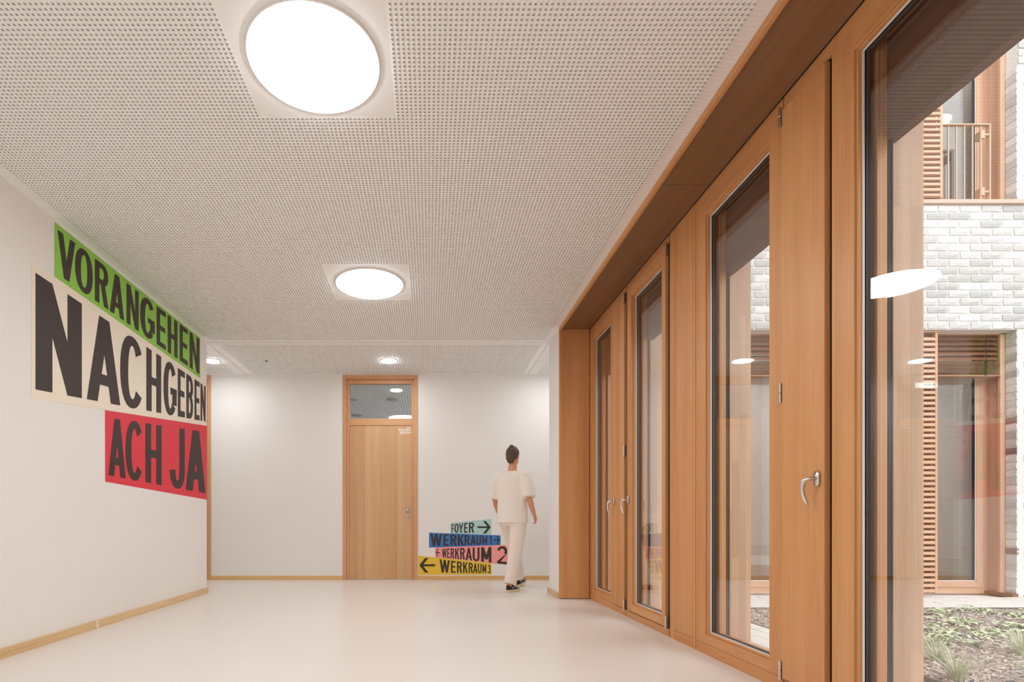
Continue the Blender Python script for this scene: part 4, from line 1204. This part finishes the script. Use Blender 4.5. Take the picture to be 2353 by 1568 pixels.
for s_, A in arms.items():
    b.tube(A, [.052, .047, .039, .036, .026], 14, ref=(0, 1, 0))
    w = Vector(A[-1]); d = (w - Vector(A[-2])).normalized(); lat = Vector((s_, 0, 0)); lat = (lat - d * lat.dot(d)).normalized(); fw = d.cross(lat).normalized()
    if fw.y < 0: fw = -fw
    palm_end = w + d * .085
    b.tube([w, w + d*.04, palm_end], [(.022, .018), (.036, .015), (.038, .013)], 14, ref=tuple(lat))
    for q, (o_, Lg) in enumerate(((.027, .066), (.009, .076), (-.009, .072), (-.026, .058))):
        p0 = palm_end - d*.012 + fw*o_; inw = -lat
        b.tube([p0, p0 + d*Lg*.45 + inw*.004, p0 + d*Lg*.78 + inw*.016, p0 + d*Lg*.95 + inw*.032], [.0085, .0080, .0075, .0065], 10)
    p0 = w + d*.025 + fw*.022
    b.tube([p0, p0 + d*.03 + fw*.022 - lat*.006, p0 + d*.058 + fw*.026 - lat*.016], [.011, .010, .0085], 10)
legs = {1: [(.085, 0, .92), (.085, -.03, .70), (.083, -.085, .48), (.082, -.165, .28), (.080, -.235, .105)],
        -1: [(-.085, 0, .92), (-.084, .115, .72), (-.080, .215, .50), (-.074, .275, .29), (-.070, .335, .125)]}
for s_, A in legs.items():
    b.tube(A, [.090, .078, .055, .050, .036], 16, ref=(0, 1, 0))
    a = Vector(A[-1]); b.tube([a + Vector((0, -.02, -.03)), a + Vector((0, .05, -.055)), a + Vector((0, .12, -.068))], [.035, .034, .025], 12)
body = body_part(b, 'body', M['skin'], 0.0065, 3)

# hair: cap over the skull, open at the face, small knot on top
h = MB(); h.ellipsoid((0, .004, 1.705), (.082, .098, .101)); h.ellipsoid((0, -.045, 1.655), (.064, .052, .062)); h.ellipsoid((0, -.055, 1.61), (.045, .028, .03))
h.ellipsoid((.004, -.030, 1.795), (.030, .032, .020))
body_part(h, 'hair', M['hair'], 0.006, 2, lambda c: 0.004 * noise.noise(c * 45) + 0.002 * noise.noise(Vector((c.x*160, c.y*160, c.z*30))), label='short dark brown hair with a small knot')
# keep the face clear of hair
for o in list(person.children):
    if o.name.startswith('hair'):
        bm = bmesh.new(); bm.from_mesh(o.data)
        dl_ = [v for v in bm.verts if (v.co.y > .060 and v.co.z < 1.745) or (v.co.y > .022 and v.co.z < 1.665)]
        bmesh.ops.delete(bm, geom=dl_, context='VERTS'); bm.to_mesh(o.data); bm.free()

def folds(c, k=1.0):
    return k * (0.006 * noise.noise(Vector((c.x*9, c.y*9, c.z*5))) + 0.0035 * noise.noise(Vector((c.x*20, c.y*20, c.z*9))))
t = MB()
t.tube([(0, -.005, .835), (0, -.005, .95), (0, -.005, 1.10), (0, -.005, 1.26), (0, -.008, 1.38), (0, -.008, 1.445), (0, -.005, 1.485)],
       [(.205, .145), (.200, .140), (.196, .134), (.203, .132), (.200, .118), (.172, .094), (.080, .068)], 28, ref=(0, 1, 0), cap='flat')
for s_ in (-1, 1):
    e = Vector(arms[s_][2]); sh = Vector(arms[s_][0])
    t.tube([(s_*.10, -.008, SH-.02), sh + Vector((s_*.005, 0, -.005)), sh.lerp(e, .5) + Vector((s_*.010, 0, 0)), e + Vector((s_*.012, .002, -.035))], [(.060, .078), (.066, .080), (.074, .084), (.082, .088)], 20, ref=(0, 1, 0), cap='flat')
body_part(t, 't_shirt', M['shirt'], 0.009, 14, folds, label='loose cream T-shirt')
p = MB()
p.tube([(0, 0, .80), (0, 0, .88), (0, 0, .96), (0, 0, 1.02)], [(.155, .125), (.172, .130), (.165, .122), (.15, .11)], 24, ref=(0, 1, 0), cap='flat')
for s_, A in legs.items():
    A2 = [Vector(a) for a in A]; end = A2[-1] + Vector((0, .004, -.012))
    p.tube([A2[0] + Vector((-s_*.002, 0, -.01)), A2[1], A2[2], A2[3], end], [(.102, .110), (.098, .104), (.085, .088), (.078, .082), (.074, .080)], 20, ref=(0, 1, 0), cap='flat')
body_part(p, 'trousers', M['trousers'], 0.009, 3, folds, label='loose off-white trousers')
def shoe(x, y, pitch, toe_in, lbl=None):
    """low canvas shoe; x, y heel centre in the person's frame"""
    m_ = Matrix.Translation((x, y, 0)) @ Matrix.Rotation(toe_in, 4, 'Z') @ Matrix.Rotation(pitch, 4, 'X')
    def outline(sc_, z, grow=0.0):
        pts = []
        for k in range(28):
            a = 2*math.pi*k/28
            yy = .135 + (.145 + grow) * math.sin(a)
            wv = .036 + .012 * math.sin((yy) / .28 * math.pi * .8)
            pts.append(((wv * sc_ + grow) * math.copysign(abs(math.cos(a))**.8, math.cos(a)), yy, z))
        return pts
    def loft(L):
        mb = MB(); n = len(L[0])
        for r0 in L: mb.v += r0
        for i in range(len(L)-1):
            for k in range(n):
                k2 = (k+1) % n; mb.f.append((i*n+k, i*n+k2, (i+1)*n+k2, (i+1)*n+k)); mb.m.append(0)
        mb.f.append(tuple(range(n))[::-1]); mb.m.append(0); mb.f.append(tuple((len(L)-1)*n + k for k in range(n))); mb.m.append(0)
        mb.xform(m_); return mb
    def top(h0):
        def f(q):
            out = []
            for (px_, py_, pz_) in outline(1.0, 0):
                t_ = max(0, min(1, py_ / .28))
                z_ = {0: .034}.get(0) + (h0) * (1.0 if t_ < .40 else max(.22, 1 - (t_ - .40) / .55 * .80)) * q
                inset = 1 - .28 * q ** 2
                out.append((px_ * inset, .135 + (py_ - .135) * (1 - .10 * q * q) - .012 * q, z_))
            return out
        return f
    tp = top(.055)
    sh = loft([outline(.98, .030)] + [tp(q) for q in (.15, .4, .65, .85, 1.0)]).build('shoe', M['shoe'], None, smooth=True)
    sh.parent = person
    if lbl: sh['label'] = lbl
    so_ = loft([outline(1.02, .000, .002), outline(1.04, .006, .003), outline(1.04, .030, .003), outline(1.0, .034, .001)]).build('sole', M['sole'], None); so_.parent = sh
    for s_ in (-1, 1):
        st = MB()
        P = [(.05, .050), (.08, .058), (.105, .076), (.13, .062), (.17, .055), (.205, .047)]
        for k in range(len(P)-1):
            (y0, z0), (y1, z1) = P[k], P[k+1]
            def xs_(yy, zz):
                q = (zz - .034) / .055
                return s_ * ((.036 + .012*math.sin(yy/.28*math.pi*.8)) * abs(math.cos(math.asin(max(-1, min(1, (yy - .135)/.145)))))**.8 * (1 - .28*q*q) + .0012)
            st.quad((xs_(y0, z0-.003), y0, z0-.003), (xs_(y1, z1-.003), y1, z1-.003), (xs_(y1, z1+.003), y1, z1+.003), (xs_(y0, z0+.003), y0, z0+.003))
        st.xform(m_); q_ = st.build('side_stripe', M['ink_white'], None); q_.parent = sh
    lc = MB()
    for k in range(4):
        yy = .125 + k * .018; zz = .034 + .055 * max(.22, 1 - (yy/.28 - .40)/.55*.8) * .99
        lc.tube([(-.016, yy, zz), (0, yy + .003, zz + .003), (.016, yy, zz)], [.0022]*3, 6)
    lc.xform(m_); q_ = lc.build('laces', M['ink_white'], None); q_.parent = sh
    return sh
shoe(.080, -.300, 0.0, R(-3))
shoe(-.070, .285, R(12), R(3))
